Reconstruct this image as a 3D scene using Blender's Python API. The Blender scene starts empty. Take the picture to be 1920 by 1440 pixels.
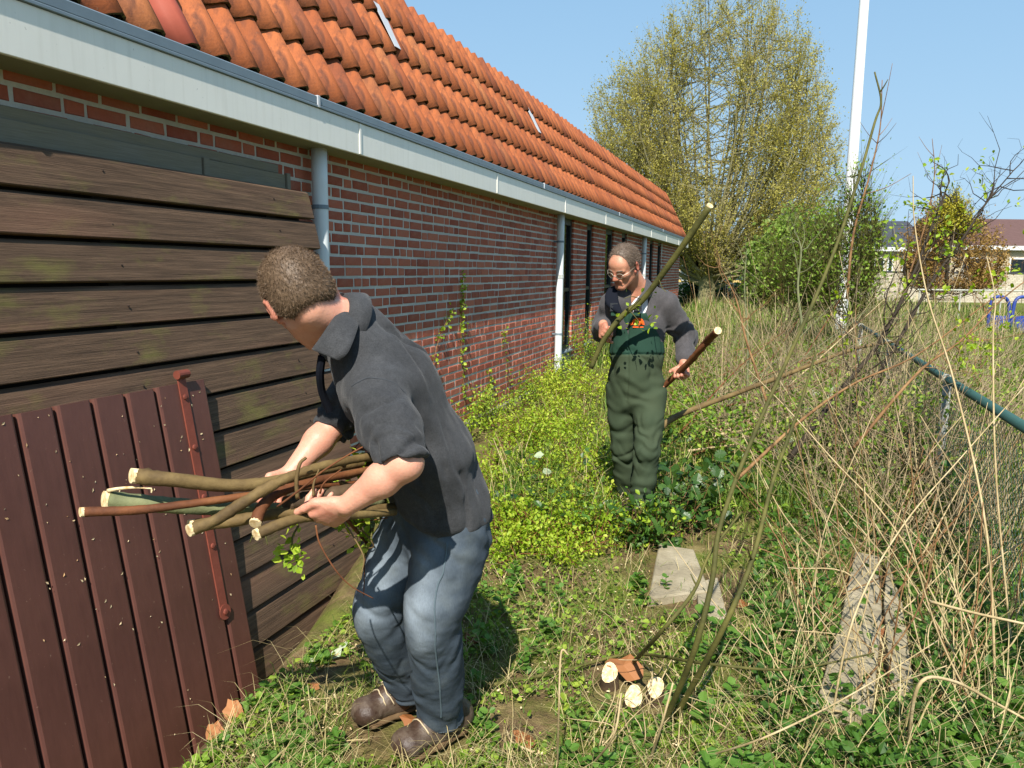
import bpy, math, random
import numpy as np
from mathutils import Vector, Matrix, Quaternion

random.seed(11)
rng = np.random.default_rng(11)
scene = bpy.context.scene
COL = scene.collection

# ------------------------------------------------------------------ camera
FPX, CAMH = 1450.0, 1.55
YAW, PITCH, ROLL = math.radians(18.498), math.radians(8.4345), math.radians(0.7)
_f = np.array([-math.sin(YAW)*math.cos(PITCH), math.cos(YAW)*math.cos(PITCH), -math.sin(PITCH)])
_r = np.array([math.cos(YAW), math.sin(YAW), 0.0]); _u = np.cross(_r, _f)
CR = _r*math.cos(ROLL)+_u*math.sin(ROLL); CU = -_r*math.sin(ROLL)+_u*math.cos(ROLL); CF = _f
CAM = np.array([0, 0, CAMH])
cam_data = bpy.data.cameras.new('camera'); cam = bpy.data.objects.new('camera', cam_data); COL.objects.link(cam)
cam_data.sensor_width = 36.0; cam_data.lens = 36.0*FPX/1920.0
cam_data.clip_start = 0.05; cam_data.clip_end = 3000
M = Matrix.Identity(4)
for i in range(3):
    M[i][0] = CR[i]; M[i][1] = CU[i]; M[i][2] = -CF[i]; M[i][3] = CAM[i]
cam.matrix_world = M
scene.camera = cam

def at(x, y, D):            # a point seen at photo pixel x, y, at distance D along the view
    return CAM+(CF+CR*(x-960)/FPX-CU*(y-720)/FPX)*D
def atz(x, y, z):
    d = CF+CR*(x-960)/FPX-CU*(y-720)/FPX
    return CAM+d*(z-CAMH)/d[2]

# ------------------------------------------------------------------ sky, sun, exposure
SUN_EL, SUN_PHI = math.radians(47), math.radians(11)
TRAVEL = Vector((-math.sin(SUN_PHI)*math.cos(SUN_EL), math.cos(SUN_PHI)*math.cos(SUN_EL), -math.sin(SUN_EL)))
world = bpy.data.worlds.new('World'); scene.world = world; world.use_nodes = True
wn = world.node_tree; wn.nodes.clear()
sky = wn.nodes.new('ShaderNodeTexSky'); sky.sky_type = 'NISHITA'; sky.sun_disc = False
sky.sun_elevation = SUN_EL; sky.sun_rotation = math.atan2(-TRAVEL.x, -TRAVEL.y)
sky.air_density = 1.0; sky.dust_density = 0.0; sky.ozone_density = 2.2; sky.altitude = 0
bg = wn.nodes.new('ShaderNodeBackground'); bg.inputs['Strength'].default_value = 0.15
wo = wn.nodes.new('ShaderNodeOutputWorld')
# a thin even spring haze: bright parts of the sky roll off the same way in every direction
def _vm(op, a, b):
    n = wn.nodes.new('ShaderNodeVectorMath'); n.operation = op
    for k, v in enumerate((a, b)):
        if isinstance(v, tuple): n.inputs[k].default_value = v
        else: wn.links.new(v, n.inputs[k])
    return n.outputs[0]
_den = _vm('ADD', _vm('SCALE', sky.outputs[0], (0, 0, 0)), (1.0, 1.0, 1.0))
_den.node.inputs[0].links[0].from_node.inputs['Scale'].default_value = 1/1.5
wn.links.new(_vm('MULTIPLY', _vm('DIVIDE', sky.outputs[0], _den), (1.50, 2.12, 2.72)), bg.inputs[0]); wn.links.new(bg.outputs[0], wo.inputs[0])
sun_d = bpy.data.lights.new('sun', 'SUN'); sun_d.energy = 4.8; sun_d.angle = math.radians(0.53); sun_d.color = (1.0, 0.945, 0.86)
sun = bpy.data.objects.new('sun', sun_d); COL.objects.link(sun)
sun.rotation_euler = TRAVEL.to_track_quat('-Z', 'Y').to_euler(); sun.location = (3, -8, 12)
scene.view_settings.view_transform = 'Standard'; scene.view_settings.look = 'None'
scene.view_settings.exposure = 0.85; scene.view_settings.gamma = 1.0; scene.view_settings.use_curve_mapping = False
scene.cycles.max_bounces = 6; scene.cycles.diffuse_bounces = 3; scene.cycles.glossy_bounces = 3
scene.cycles.transmission_bounces = 4; scene.cycles.transparent_max_bounces = 6
scene.cycles.use_denoising = True

# ------------------------------------------------------------------ mesh helpers
class MB:
    """collects shapes; build() links them as ONE mesh object"""
    def __init__(s): s.V = []; s.F = []; s.A = []; s.n = 0
    def add(s, V, F, v=None):
        V = np.asarray(V, float).reshape(-1, 3)
        if not isinstance(F, list): F = [F]
        for f in F:
            f = np.asarray(f, np.int64)
            if f.size: s.F.append(f+s.n)
        s.V.append(V)
        if v is None: v = random.random()
        s.A.append(np.broadcast_to(np.asarray(v, float), (len(V),)))
        s.n += len(V); return s
    def build(s, name, m, parent=None, smooth=False, origin=None, uv=None):
        V = np.concatenate(s.V); A = np.concatenate(s.A)
        me = bpy.data.meshes.new(name)
        if origin is None:
            lo, hi = V.min(0), V.max(0); origin = np.array([(lo[0]+hi[0])/2, (lo[1]+hi[1])/2, lo[2]])
        V = V-origin
        sizes = np.concatenate([np.full(len(f), f.shape[1]) for f in s.F]) if s.F else np.zeros(0, int)
        loops = np.concatenate([f.ravel() for f in s.F]) if s.F else np.zeros(0, int)
        me.vertices.add(len(V)); me.vertices.foreach_set('co', V.astype(np.float32).ravel())
        me.loops.add(len(loops)); me.loops.foreach_set('vertex_index', loops.astype(np.int32))
        me.polygons.add(len(sizes))
        starts = np.concatenate([[0], np.cumsum(sizes)[:-1]]) if len(sizes) else sizes
        me.polygons.foreach_set('loop_start', starts.astype(np.int32))
        me.polygons.foreach_set('use_smooth', np.full(len(sizes), bool(smooth)))
        a = me.attributes.new('v', 'FLOAT', 'POINT'); a.data.foreach_set('value', A.astype(np.float32))
        me.update(calc_edges=True); me.validate()
        if m: me.materials.append(m)
        return link(name, me, origin, parent)

def world_loc(o):
    p = Vector((0, 0, 0))
    while o: p += o.location; o = o.parent
    return p
def link(name, me, origin, parent=None):
    o = bpy.data.objects.new(name, me); COL.objects.link(o)
    o.location = Vector(origin)
    if parent: o.parent = parent; o.location = Vector(origin)-world_loc(parent)
    return o
def tag(o, label=None, cat=None, group=None, kind=None):
    if label: o['label'] = label
    if cat: o['category'] = cat
    if group: o['group'] = group
    if kind: o['kind'] = kind
    return o
def thing(name, label, cat, loc=(0, 0, 0), group=None, kind=None):
    o = bpy.data.objects.new(name, None); COL.objects.link(o); o.location = loc; o.empty_display_size = .1
    return tag(o, label, cat, group, kind)

BOXF = np.array([[0,1,3,2],[4,6,7,5],[0,4,5,1],[2,3,7,6],[0,2,6,4],[1,5,7,3]])
def box(lo, hi, R=None, c=None):
    V = np.array([[x, y, z] for x in (lo[0], hi[0]) for y in (lo[1], hi[1]) for z in (lo[2], hi[2])], float)
    if R is not None: V = V@np.asarray(R).T
    if c is not None: V = V+np.asarray(c)
    return V, BOXF
def bevbox(lo, hi, b):
    """box with chamfered edges, 24 vertices"""
    lo = np.array(lo, float); hi = np.array(hi, float); b = min(b, .45*float((hi-lo).min()))
    V = []; idx = {}
    for ix in (0, 1):
        for iy in (0, 1):
            for iz in (0, 1):
                for ax in range(3):
                    p = np.array([(lo, hi)[k][j] for j, k in enumerate((ix, iy, iz))])
                    for j, k in enumerate((ix, iy, iz)):
                        if j != ax: p[j] += b*(1-2*k)
                    idx[ix, iy, iz, ax] = len(V); V.append(p)
    Q = []; T = []
    for ax in range(3):
        o = [j for j in range(3) if j != ax]
        for s in (0, 1):
            q = []
            for a_, b_ in ((0, 0), (1, 0), (1, 1), (0, 1)):
                k = [0, 0, 0]; k[ax] = s; k[o[0]] = a_; k[o[1]] = b_; q.append(idx[k[0], k[1], k[2], ax])
            if (s == 0) ^ (ax == 1): q = q[::-1]
            Q.append(q)
    for ax in range(3):
        o = [j for j in range(3) if j != ax]
        for a_ in (0, 1):
            for b_ in (0, 1):
                def g(s, w):
                    k = [0, 0, 0]; k[ax] = s; k[o[0]] = a_; k[o[1]] = b_; return idx[k[0], k[1], k[2], w]
                Q.append([g(0, o[0]), g(1, o[0]), g(1, o[1]), g(0, o[1])])
    for ix in (0, 1):
        for iy in (0, 1):
            for iz in (0, 1): T.append([idx[ix, iy, iz, a] for a in range(3)])
    V = np.array(V); c = V.mean(0)
    def orient(L):
        out = []
        for f in L:
            p = V[f]; n = np.cross(p[1]-p[0], p[2]-p[0])
            out.append(f if n@(p.mean(0)-c) > 0 else f[::-1])
        return np.array(out)
    return V, [orient(Q), orient(T)]

def frames(P):
    P = np.asarray(P, float); T = np.gradient(P, axis=0); T /= np.linalg.norm(T, axis=1)[:, None]+1e-12
    n = np.cross(T[0], [0, 0, 1.0])
    if np.linalg.norm(n) < .1: n = np.cross(T[0], [1.0, 0, 0])
    n /= np.linalg.norm(n); N = [n]
    for i in range(1, len(P)):
        n = N[-1]-T[i]*(N[-1]@T[i]); N.append(n/(np.linalg.norm(n)+1e-12))
    N = np.array(N); return T, N, np.cross(T, N)
def tube(P, r, n=6, caps=True, wob=0):
    P = np.asarray(P, float); m = len(P); r = np.broadcast_to(np.asarray(r, float), (m,))
    T, N, B = frames(P); a = np.arange(n)*2*math.pi/n
    rr = r[:, None]*(1+(wob*(rng.random((m, n))-.5) if wob else np.zeros((m, n))))
    V = P[:, None]+rr[:, :, None]*(np.cos(a)[None, :, None]*N[:, None]+np.sin(a)[None, :, None]*B[:, None])
    i = np.arange(m-1)[:, None]*n; j = np.arange(n)[None]; k = (j+1) % n
    F = np.stack([i+j, i+k, i+n+k, i+n+j], -1).reshape(-1, 4)
    V = V.reshape(-1, 3); Fs = [F]
    if caps:
        V = np.concatenate([V, P[:1], P[-1:]]); c0, c1 = m*n, m*n+1; jj = np.arange(n); kk = (jj+1) % n
        Fs.append(np.stack([np.full(n, c0), kk, jj], -1)); Fs.append(np.stack([np.full(n, c1), (m-1)*n+jj, (m-1)*n+kk], -1))
    return V, Fs
def spline(P, k=8):
    """Catmull-Rom through the points"""
    P = np.asarray(P, float); Q = np.vstack([2*P[0]-P[1], P, 2*P[-1]-P[-2]]); out = []
    for i in range(1, len(Q)-2):
        t = np.linspace(0, 1, k, endpoint=False)[:, None]; a, b, c, d = Q[i-1], Q[i], Q[i+1], Q[i+2]
        out.append(.5*((2*b)+(-a+c)*t+(2*a-5*b+4*c-d)*t**2+(-a+3*b-3*c+d)*t**3))
    return np.vstack(out+[P[-1:]])
def lerp1(r, n): return np.interp(np.linspace(0, 1, n), np.linspace(0, 1, len(r)), r)

_NL = np.random.default_rng(5).random((64, 64, 64)).astype(np.float32)
def vnoise(P):
    P = np.asarray(P, float); i = np.floor(P).astype(int); f = P-i; f = f*f*(3-2*f); i &= 63; j = (i+1) & 63
    x0, y0, z0 = i.T; x1, y1, z1 = j.T; fx, fy, fz = f.T; L = _NL
    a = L[x0, y0, z0]*(1-fx)+L[x1, y0, z0]*fx; b = L[x0, y1, z0]*(1-fx)+L[x1, y1, z0]*fx
    c = L[x0, y0, z1]*(1-fx)+L[x1, y0, z1]*fx; d = L[x0, y1, z1]*(1-fx)+L[x1, y1, z1]*fx
    return ((a*(1-fy)+b*fy)*(1-fz)+(c*(1-fy)+d*fy)*fz)*2-1
def fbm(P, o=3):
    s = 0; a = 1; t = 0
    for k in range(o): s = s+a*vnoise(np.asarray(P)*2**k+17.3*k); t += a; a *= .5
    return s/t

# ------------------------------------------------------------------ materials
def lin(h):
    if isinstance(h, str):
        c = [int(h[i:i+2], 16)/255 for i in (0, 2, 4)]
        return tuple(x/12.92 if x <= .04045 else ((x+.055)/1.055)**2.4 for x in c)+(1,)
    return tuple(h)+(1,) if len(h) == 3 else tuple(h)
class MT:
    def __init__(s, name, rough=.8, spec=.3):
        s.m = bpy.data.materials.new(name); s.m.use_nodes = True; s.t = s.m.node_tree; s.t.nodes.clear()
        s.out = s.t.nodes.new('ShaderNodeOutputMaterial'); s.b = s.n('ShaderNodeBsdfPrincipled')
        s.t.links.new(s.b.outputs[0], s.out.inputs[0]); s.set(Roughness=rough); s.b.inputs['Specular IOR Level'].default_value = spec
    def n(s, ty, ins=None, **kw):
        nd = s.t.nodes.new(ty)
        for k, v in kw.items(): setattr(nd, k, v)
        for k, v in (ins or {}).items(): s.put(nd.inputs[k], v)
        return nd
    def put(s, sock, v):
        if hasattr(v, 'is_output'): s.t.links.new(v, sock)
        elif isinstance(v, bpy.types.Node): s.t.links.new(v.outputs[0], sock)
        else:
            if sock.type == 'RGBA': v = lin(v)
            sock.default_value = v
    def set(s, **kw):
        for k, v in kw.items(): s.put(s.b.inputs[k.replace('_', ' ')], v)
        return s
    def co(s, scale=(1, 1, 1), kind='Object', rot=(0, 0, 0)):
        c = s.n('ShaderNodeTexCoord'); mp = s.n('ShaderNodeMapping', {'Vector': c.outputs[kind], 'Scale': scale, 'Rotation': rot}); return mp.outputs[0]
    def noise(s, vec, scale=5, detail=4, rough=.6, dist=0):
        return s.n('ShaderNodeTexNoise', {'Vector': vec, 'Scale': scale, 'Detail': detail, 'Roughness': rough, 'Distortion': dist}).outputs[0]
    def ramp(s, fac, stops):
        nd = s.n('ShaderNodeValToRGB', {'Fac': fac}); e = nd.color_ramp.elements
        while len(e) < len(stops): e.new(.5)
        for el, (p, c) in zip(e, stops): el.position = p; el.color = lin(c) if not isinstance(c, (int, float)) else (c, c, c, 1)
        return nd.outputs[0]
    def mix(s, fac, a, b, mode='MIX'):
        nd = s.n('ShaderNodeMix', data_type='RGBA', blend_type=mode, clamp_factor=True)
        s.put(nd.inputs[0], fac); s.put(nd.inputs[6], a); s.put(nd.inputs[7], b); return nd.outputs[2]
    def math(s, op, a, b=0.0, c=0.0):
        nd = s.n('ShaderNodeMath', operation=op); s.put(nd.inputs[0], a); s.put(nd.inputs[1], b); s.put(nd.inputs[2], c); return nd.outputs[0]
    def att(s, name='v'): return s.n('ShaderNodeAttribute', attribute_name=name).outputs['Fac']
    def hsv(s, col, h=.5, sat=1.0, v=1.0):
        nd = s.n('ShaderNodeHueSaturation'); s.put(nd.inputs['Hue'], h); s.put(nd.inputs['Saturation'], sat); s.put(nd.inputs['Value'], v); s.put(nd.inputs['Color'], col); return nd.outputs[0]
    def bump(s, h, strength=.3, dist=.01):
        nd = s.n('ShaderNodeBump', {'Strength': strength, 'Distance': dist, 'Height': h}); s.t.links.new(nd.outputs[0], s.b.inputs['Normal']); return s
    def rng(s, a, lo, hi): return s.n('ShaderNodeMapRange', {'Value': a, 'To Min': lo, 'To Max': hi}).outputs[0]

def plain(name, col, rough=.8, spec=.3, var=.15, scale=20, bump=0, metal=0):
    t = MT(name, rough, spec); c = t.co(); nz = t.noise(c, scale, 4)
    t.set(Base_Color=t.hsv(col, .5, 1.0, t.math('ADD', t.math('MULTIPLY', t.math('SUBTRACT', nz, .5), var*2), t.math('ADD', 1.0, t.math('MULTIPLY', t.math('SUBTRACT', t.att(), .5), var)))))
    if metal: t.set(Metallic=metal)
    if bump: t.bump(nz, bump, .005)
    return t.m
def leaf_mat(name, a, b, c=None, rough=.5, trans=.35, spec=.35):
    """leaf colour runs a -> b (-> c) by the leaf's own value; light passes through"""
    t = MT(name, rough, spec); stops = [(0, a), (1, b)] if c is None else [(0, a), (.5, b), (1, c)]
    col = t.ramp(t.att(), stops); t.set(Base_Color=col)
    tr = t.n('ShaderNodeBsdfTranslucent', {'Color': t.hsv(col, .49, 1.1, 1.3)})
    mx = t.n('ShaderNodeMixShader', {0: trans}); t.t.links.new(t.b.outputs[0], mx.inputs[1]); t.t.links.new(tr.outputs[0], mx.inputs[2])
    t.t.links.new(mx.outputs[0], t.out.inputs[0]); return t.m

# ------------------------------------------------------------------ ground height
def ground(x, y):
    x = np.asarray(x, float); y = np.asarray(y, float)
    z = np.interp(y, [-5, 2.6, 4.8, 10, 24, 60], [-.06, -.05, -.03, .06, .12, .15])
    edge = np.interp(y, [1.5, 2.3, 3.0, 4.2], [-1.66, -1.74, -1.85, -2.2])          # bank along the boards
    drop = np.clip((edge-x)/.42, 0, 1); drop = drop*drop*(3-2*drop)*np.clip((4.4-y)/.5, 0, 1)
    z = z-.42*drop
    z = z+.025*fbm(np.stack([x*1.3, y*1.3, x*0+3], -1).reshape(-1, 3), 3).reshape(x.shape)*np.clip(1.2-np.abs(y-4)/30, .2, 1)
    return z
# ================================================================== building
WX, FX = -2.75, -2.53
bld = thing('brick_building', 'long low red brick building with orange pantile roof and white fascia', 'building', (-2.75, 12, 0))
# --- materials
t = MT('brick', .85, .25); c = t.co(); oi = t.n('ShaderNodeObjectInfo').outputs['Random']
fr = t.math('FRACT', t.math('ADD', t.att(), oi))
col = t.ramp(fr, [(0, '8c4838'), (.2, '98503d'), (.45, 'a25843'), (.7, 'ac5f48'), (.88, 'b26a53'), (1, '925040')])
nz = t.noise(c, 60, 5, .7); n2 = t.noise(c, 9, 3, .6)
col = t.mix(t.ramp(n2, [(.45, 0.0), (.8, .5)]), col, 'a07462'); col = t.hsv(col, .5, 1.0, t.rng(nz, .72, 1.25))
t.set(Base_Color=col); t.bump(nz, .5, .004); M_BRICK = t.m
t = MT('mortar', .95, .1); c = t.co(); nz = t.noise(c, 45, 5, .7); n2 = t.noise(c, 2.2, 4, .6)
t.set(Base_Color=t.mix(t.ramp(n2, [(.3, 0.0), (.75, 1.0)]), t.hsv('c6c4bc', .5, 1, t.rng(nz, .75, 1.2)), t.hsv('aeaca4', .5, 1, t.rng(nz, .75, 1.2)))); t.bump(nz, .6, .006); M_MORTAR = t.m
t = MT('roof_tile', .8, .3); c = t.co((1, 1, 1)); oi = t.n('ShaderNodeObjectInfo').outputs['Random']
fr = t.math('FRACT', t.math('ADD', t.att(), t.math('MULTIPLY', oi, .9)))
col = t.ramp(fr, [(0, '92502c'), (.25, 'a25a33'), (.5, 'ad643a'), (.75, '9a5430'), (.9, '84492f'), (1, 'a8683e')])
n1 = t.noise(t.co((6, 6, 2.2)), 2.2, 5, .7, .6); n2 = t.noise(c, 90, 4, .7)
n3 = t.noise(t.co((1, 1, 1), 'Generated'), 3.0, 4, .6, .5)
col = t.mix(t.ramp(n1, [(.46, 0.0), (.68, .85)]), col, '5e3a2c'); col = t.mix(t.ramp(n2, [(.66, 0.0), (.74, .55)]), col, '9b9178')
col = t.hsv(col, .5, 1.0, t.rng(n2, .8, 1.2)); t.set(Base_Color=col); t.bump(n2, .35, .004); M_TILE = t.m
t = MT('dark_rim', .95, .1); c = t.co(); t.set(Base_Color=t.ramp(t.noise(c, 50, 4), [(.3, '2c2317'), (.55, '4a4222'), (.75, '7b6f3c')])); t.bump(t.noise(c, 120, 3), .8, .01); M_RIM = t.m  # dark brown to olive on the tiles' lower ends and undersides
t = MT('fascia_paint', .42, .45); c = t.co(); nz = t.noise(c, 3, 5, .65); st = t.noise(t.co((3, 9, .6)), 2.5, 4, .6); sp = t.noise(c, 55, 2, .5)
t.set(Base_Color=t.mix(t.ramp(sp, [(.74, 0.0), (.78, .35)]), t.mix(t.ramp(st, [(.5, 0.0), (.8, .35)]), t.hsv('e8e5da', .5, 1, t.rng(nz, .92, 1.05)), 'c8c4b4'), '6f6c60')); M_FASCIA = t.m
M_SOFFIT = plain('soffit_paint', '8b8a78', .8, .2, .2, 4)
M_ZINC = plain('zinc', '6c7a83', .5, .5, .18, 9)
M_LEAD = plain('lead_sheet', 'b9bcbf', .5, .5, .2, 14)
t = MT('pvc_pipe', .45, .4); c = t.co(); nz = t.noise(t.co((4, 4, .8)), 3, 5, .65); n2 = t.noise(c, 2.2, 3)
zc = t.n('ShaderNodeSeparateXYZ', {0: t.n('ShaderNodeTexCoord').outputs['Object']}).outputs[2]
t.set(Base_Color=t.mix(t.math('MULTIPLY', t.ramp(nz, [(.4, 0.0), (.7, 1.0)]), t.rng(zc, 1.0, .15)), 'd2d8da', '8f9182')); M_PVC = t.m
M_FRAME = plain('window_frame_paint', '1d2a2a', .4, .4, .15, 6)
t = MT('window_glass', .08, .6); t.set(Base_Color='0d1214'); M_GLASS = t.m
M_PLINTH = plain('plinth_render', '8a8478', .95, .1, .35, 14, .6)
M_DARK = plain('roof_underlay', '2a2723', .9, .1, .2, 5)

# --- wall core with window openings
wins = [(10.30, 10.92), (11.75, 12.20), (13.14, 13.83), (14.60, 15.15), (18.07, 18.64), (19.35, 20.0)]
segs = []; y0 = -1.0
for a_, b_ in wins: segs.append((y0, a_)); y0 = b_
segs.append((y0, 24.05))
ZW0, ZW1 = .09, 2.262; SILL = .42
mb = MB()
for a_, b_ in segs: mb.add(*box((WX-.25, a_, -.5), (WX-.0045, b_, ZW1+.05)))
for a_, b_ in wins: mb.add(*box((WX-.25, a_, -.5), (WX-.03, b_, SILL)))
wall = mb.build('wall', M_MORTAR, bld)
# --- bricks
def brick_shape(L, h=.0573, seed=0):
    r = np.random.default_rng(seed); b = .005
    J = lambda s: (r.random((4, 3))-.5)*s
    ring = np.array([[0, 0], [L, 0], [L, h], [0, h]])
    ins = np.array([[b, b], [L-b, b], [L-b, h-b], [b, h-b]])
    f = np.column_stack([np.zeros(4)+.0015*(r.random()-.5), ins])+J([.002, .007, .005])
    m = np.column_stack([np.full(4, -.006), ring])+J([.001, .005, .004])
    k = np.column_stack([np.full(4, -.03), ring])
    V = np.vstack([f, m, k]); F = [[0, 1, 2, 3]]
    for o in (0, 4):
        for i in range(4): j = (i+1) % 4; F.append([o+4+i, o+4+j, o+j, o+i])
    return V, np.array(F)
STR, HED, JT, CO = .208, .096, .0155, .0733
S_var = [brick_shape(STR, seed=i) for i in range(14)]; H_var = [brick_shape(HED, seed=40+i) for i in range(10)]
placed = []
nrow = int((ZW1-ZW0)/CO)+1
for a_, b_ in segs:
    for i in range(nrow):
        z = ZW0+i*CO+JT/2
        y = a_-(random.random()*.2 if a_ < 0 or b_-a_ > 1.5 else 0)+.004; first = True
        pat = random.random()
        while y < b_-.03:
            pat = random.random(); L = HED if pat < .34 else STR
            if y < a_: 
                y += L+JT; continue
            if y+L > b_-.004 or b_-(y+L) < .05: L = b_-y-.004
            if L < .03: break
            if not (y < 3.7 and z < 1.75): placed.append((y, z, L))
            y += L+JT
def brick_seen(y, z): return y > 4.1
placed.sort(key=lambda q: q[0]+(0 if brick_seen(q[0], q[1]) else 100)+(40 if (q[0] < 5.2 and q[1] < .6) else 0))
SM, HM = [], []
def mesh_of(V, F, name, m, v):
    me = bpy.data.meshes.new(name); me.from_pydata(V.tolist(), [], F.tolist()); a = me.attributes.new('v', 'FLOAT', 'POINT')
    a.data.foreach_set('value', np.full(len(V), v, np.float32)); me.materials.append(m); return me
SMm = [mesh_of(V, F, 'brick', M_BRICK, random.random()) for V, F in S_var]; HMm = [mesh_of(V, F, 'brick', M_BRICK, random.random()) for V, F in H_var]
rest = MB(); nb = 0
for y, z, L in placed:
    pos = np.array([WX+(random.random()-.5)*.003, y+(random.random()-.5)*.004, z+(random.random()-.5)*.004])
    if nb < 300 and L in (STR, HED):
        link('brick', random.choice(SMm if L == STR else HMm), pos, wall); nb += 1
    else:
        V, F = random.choice(S_var if L > .15 else H_var); V = V.copy(); V[:, 1] *= L/(STR if L > .15 else HED)
        rest.add(V+pos, F)
tag(rest.build('brickwork', M_BRICK, wall), kind='stuff')
# reveals of the piers: header ends turning the corner
rv = MB()
for a_, b_ in wins:
    for i in range(nrow):
        z = ZW0+i*CO+JT/2
        if z < SILL: continue
        for yy in (a_, b_):
            s = 1 if yy == a_ else -1
            V, F = box((WX-.13, yy-.004, z), (WX-.004, yy+.004, z+.0573)); rv.add(V, F)
tag(rv.build('pier_returns', M_BRICK, wall), kind='stuff')
mb = MB(); mb.add(*bevbox((WX-.2, 3.9, -.5), (WX+.02, 24.07, ZW0-.004), .012)); mb.build('plinth', M_PLINTH, bld)
for a_, b_ in wins:
    w = MB()
    w.add(*box((WX-0.092, a_, SILL), (WX-0.032, a_+.07, ZW1))).add(*box((WX-0.092, b_-.07, SILL), (WX-0.032, b_, ZW1)))
    w.add(*box((WX-0.090, a_+.07, ZW1-.09), (WX-0.034, b_-.07, ZW1))).add(*box((WX-0.090, a_+.07, SILL), (WX-0.034, b_-.07, SILL+.07)))
    w.add(*box((WX-0.088, a_+.07, 1.25), (WX-0.036, b_-.07, 1.30)))
    wo_ = w.build('window', M_FRAME, bld)
    p = MB(); p.add(*box((WX-0.072, a_+.072, SILL+.072), (WX-0.062, b_-.072, 1.248))).add(*box((WX-0.072, a_+.072, 1.302), (WX-0.062, b_-.072, ZW1-.092)))
    p.build('pane', M_GLASS, wo_)
    s = MB(); s.add(*bevbox((WX-.14, a_-.01, SILL-.03), (WX+.03, b_+.01, SILL-.002), .006)); s.build('sill', M_ZINC, wo_)
# --- fascia, soffit, gutter
ys = [-1.0, 1.97, 4.48, 7.05, 9.58, 12.05, 14.4, 16.75, 19.2, 21.7, 24.2]
fas = MB().add(*box((WX-.05, -1, 2.258), (FX-.022, 24.15, 2.30))).build('soffit', M_SOFFIT, bld)
for a_, b_ in zip(ys[:-1], ys[1:]):
    fp = MB().add(*bevbox((FX-.02, a_+.004, 2.255), (FX, b_-.004, 2.448), .003)).build('fascia_panel', M_FASCIA, bld)
    if b_ < 24: MB().add(*bevbox((FX-.012, b_-.012, 2.257), (FX+.006, b_+.012, 2.446), .003)).build('cover_strip', M_FASCIA, fp)
MB().add(*box((WX-.6, -1, 2.449), (FX+.002, 24.2, 2.462))).build('gutter_floor', M_ZINC, bld)
for a_, b_ in zip([-1, 4.0, 8.6, 13.1, 18.5], [4.0, 8.6, 13.1, 18.5, 24.21]):
    g = MB(); g.add(*bevbox((FX-.030, a_+.003, 2.4635), (FX+.008, b_-.003, 2.512), .005)); g.add(*bevbox((FX+.0005, a_+.003, 2.449), (FX+.0125, b_-.003, 2.463), .002))
    gt = g.build('gutter_edge', M_ZINC, bld)
    if a_ > 0: MB().add(*bevbox((FX-.029, a_-.014, 2.4495), (FX+.014, a_+.014, 2.5155), .003)).build('gutter_joint', M_LEAD, gt)
MB().add(*box((WX-.6, 24.152, 2.25), (FX-.001, 24.20, 2.447))).build('fascia_end', M_FASCIA, bld)
# --- downpipes
for yy in (4.22, 9.88, 16.72):
    zb = float(ground(WX, yy))
    dp = MB(); P = [[WX+.085, yy, z] for z in np.linspace(zb-.05, 2.27, 12)]; dp.add(*tube(P, .048, 18))
    d = dp.build('downpipe', M_PVC, bld, smooth=True)
    for z in (1.44, .35): MB().add(*tube([[WX+.085, yy, z], [WX+.085, yy, z+.05]], .053, 18)).build('socket', M_PVC, d)
    for z in (1.9, .7): MB().add(*tube([[WX+.085, yy, z], [WX+.085, yy, z+.025]], .0515, 16)).add(*box((WX-.01, yy-.008, z+.002), (WX+.05, yy+.008, z+.023))).build('bracket', M_ZINC, d)
# --- roof
PT = math.radians(63.5); A = np.array([-math.cos(PT), 0, math.sin(PT)]); NN = np.array([math.sin(PT), 0, math.cos(PT)])
E0 = np.array([-2.632, 0, 2.500])
rb = MB(); sec = [(-2.68, 2.465), (-3.30, 3.72), (-7.2, 3.72), (-7.2, 2.455)]
V = np.array([[x, y, z] for y in (-1, 23.9) for x, z in sec]); rb.add(V, [np.array([[0, 1, 2, 3], [7, 6, 5, 4], [0, 4, 5, 1], [1, 5, 6, 2], [2, 6, 7, 3], [3, 7, 4, 0]])])
roof = rb.build('roof', M_DARK, bld)
TW, GA, TL = .2172, .362, .415
def tile_shape(seed=0, flat=0.0):
    r = np.random.default_rng(seed); n = 9; u = np.linspace(0, 1, n); wy = .252
    h = np.where(u < .48, .026*((u/.48-.5)*2)**2*np.where(u < .24, .55, 1), .026+.05*np.sin(np.pi*np.clip((u-.48)/.52, 0, 1))*(1-flat*.2))
    h[-1] = .008
    top = []; L = TL*(1+.01*r.random())
    for s, lift in ((0, .030), (L*.5, .018), (L, .004)):
        for k in range(n): top.append(A*s+NN*(h[k]*(1-.06*s/L)+lift)+np.array([0, (u[k])*wy, 0])+(r.random(3)-.5)*.004)
    top = np.array(top); low = top.copy(); low = low-NN*.015
    V = np.vstack([top, low[:n], low[2*n:]]); Q = []; R = []
    for row in (0, 1):
        for k in range(n-1): Q.append([row*n+k, row*n+k+1, (row+1)*n+k+1, (row+1)*n+k])
    for k in range(n-1): R.append([3*n+k, 3*n+k+1, k+1, k])
    U = [[3*n+k, 4*n+k, 4*n+k+1, 3*n+k+1] for k in range(n-1)]
    return V, np.array(Q), np.array(R+U)
tiles = [tile_shape(i) for i in range(12)]
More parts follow.
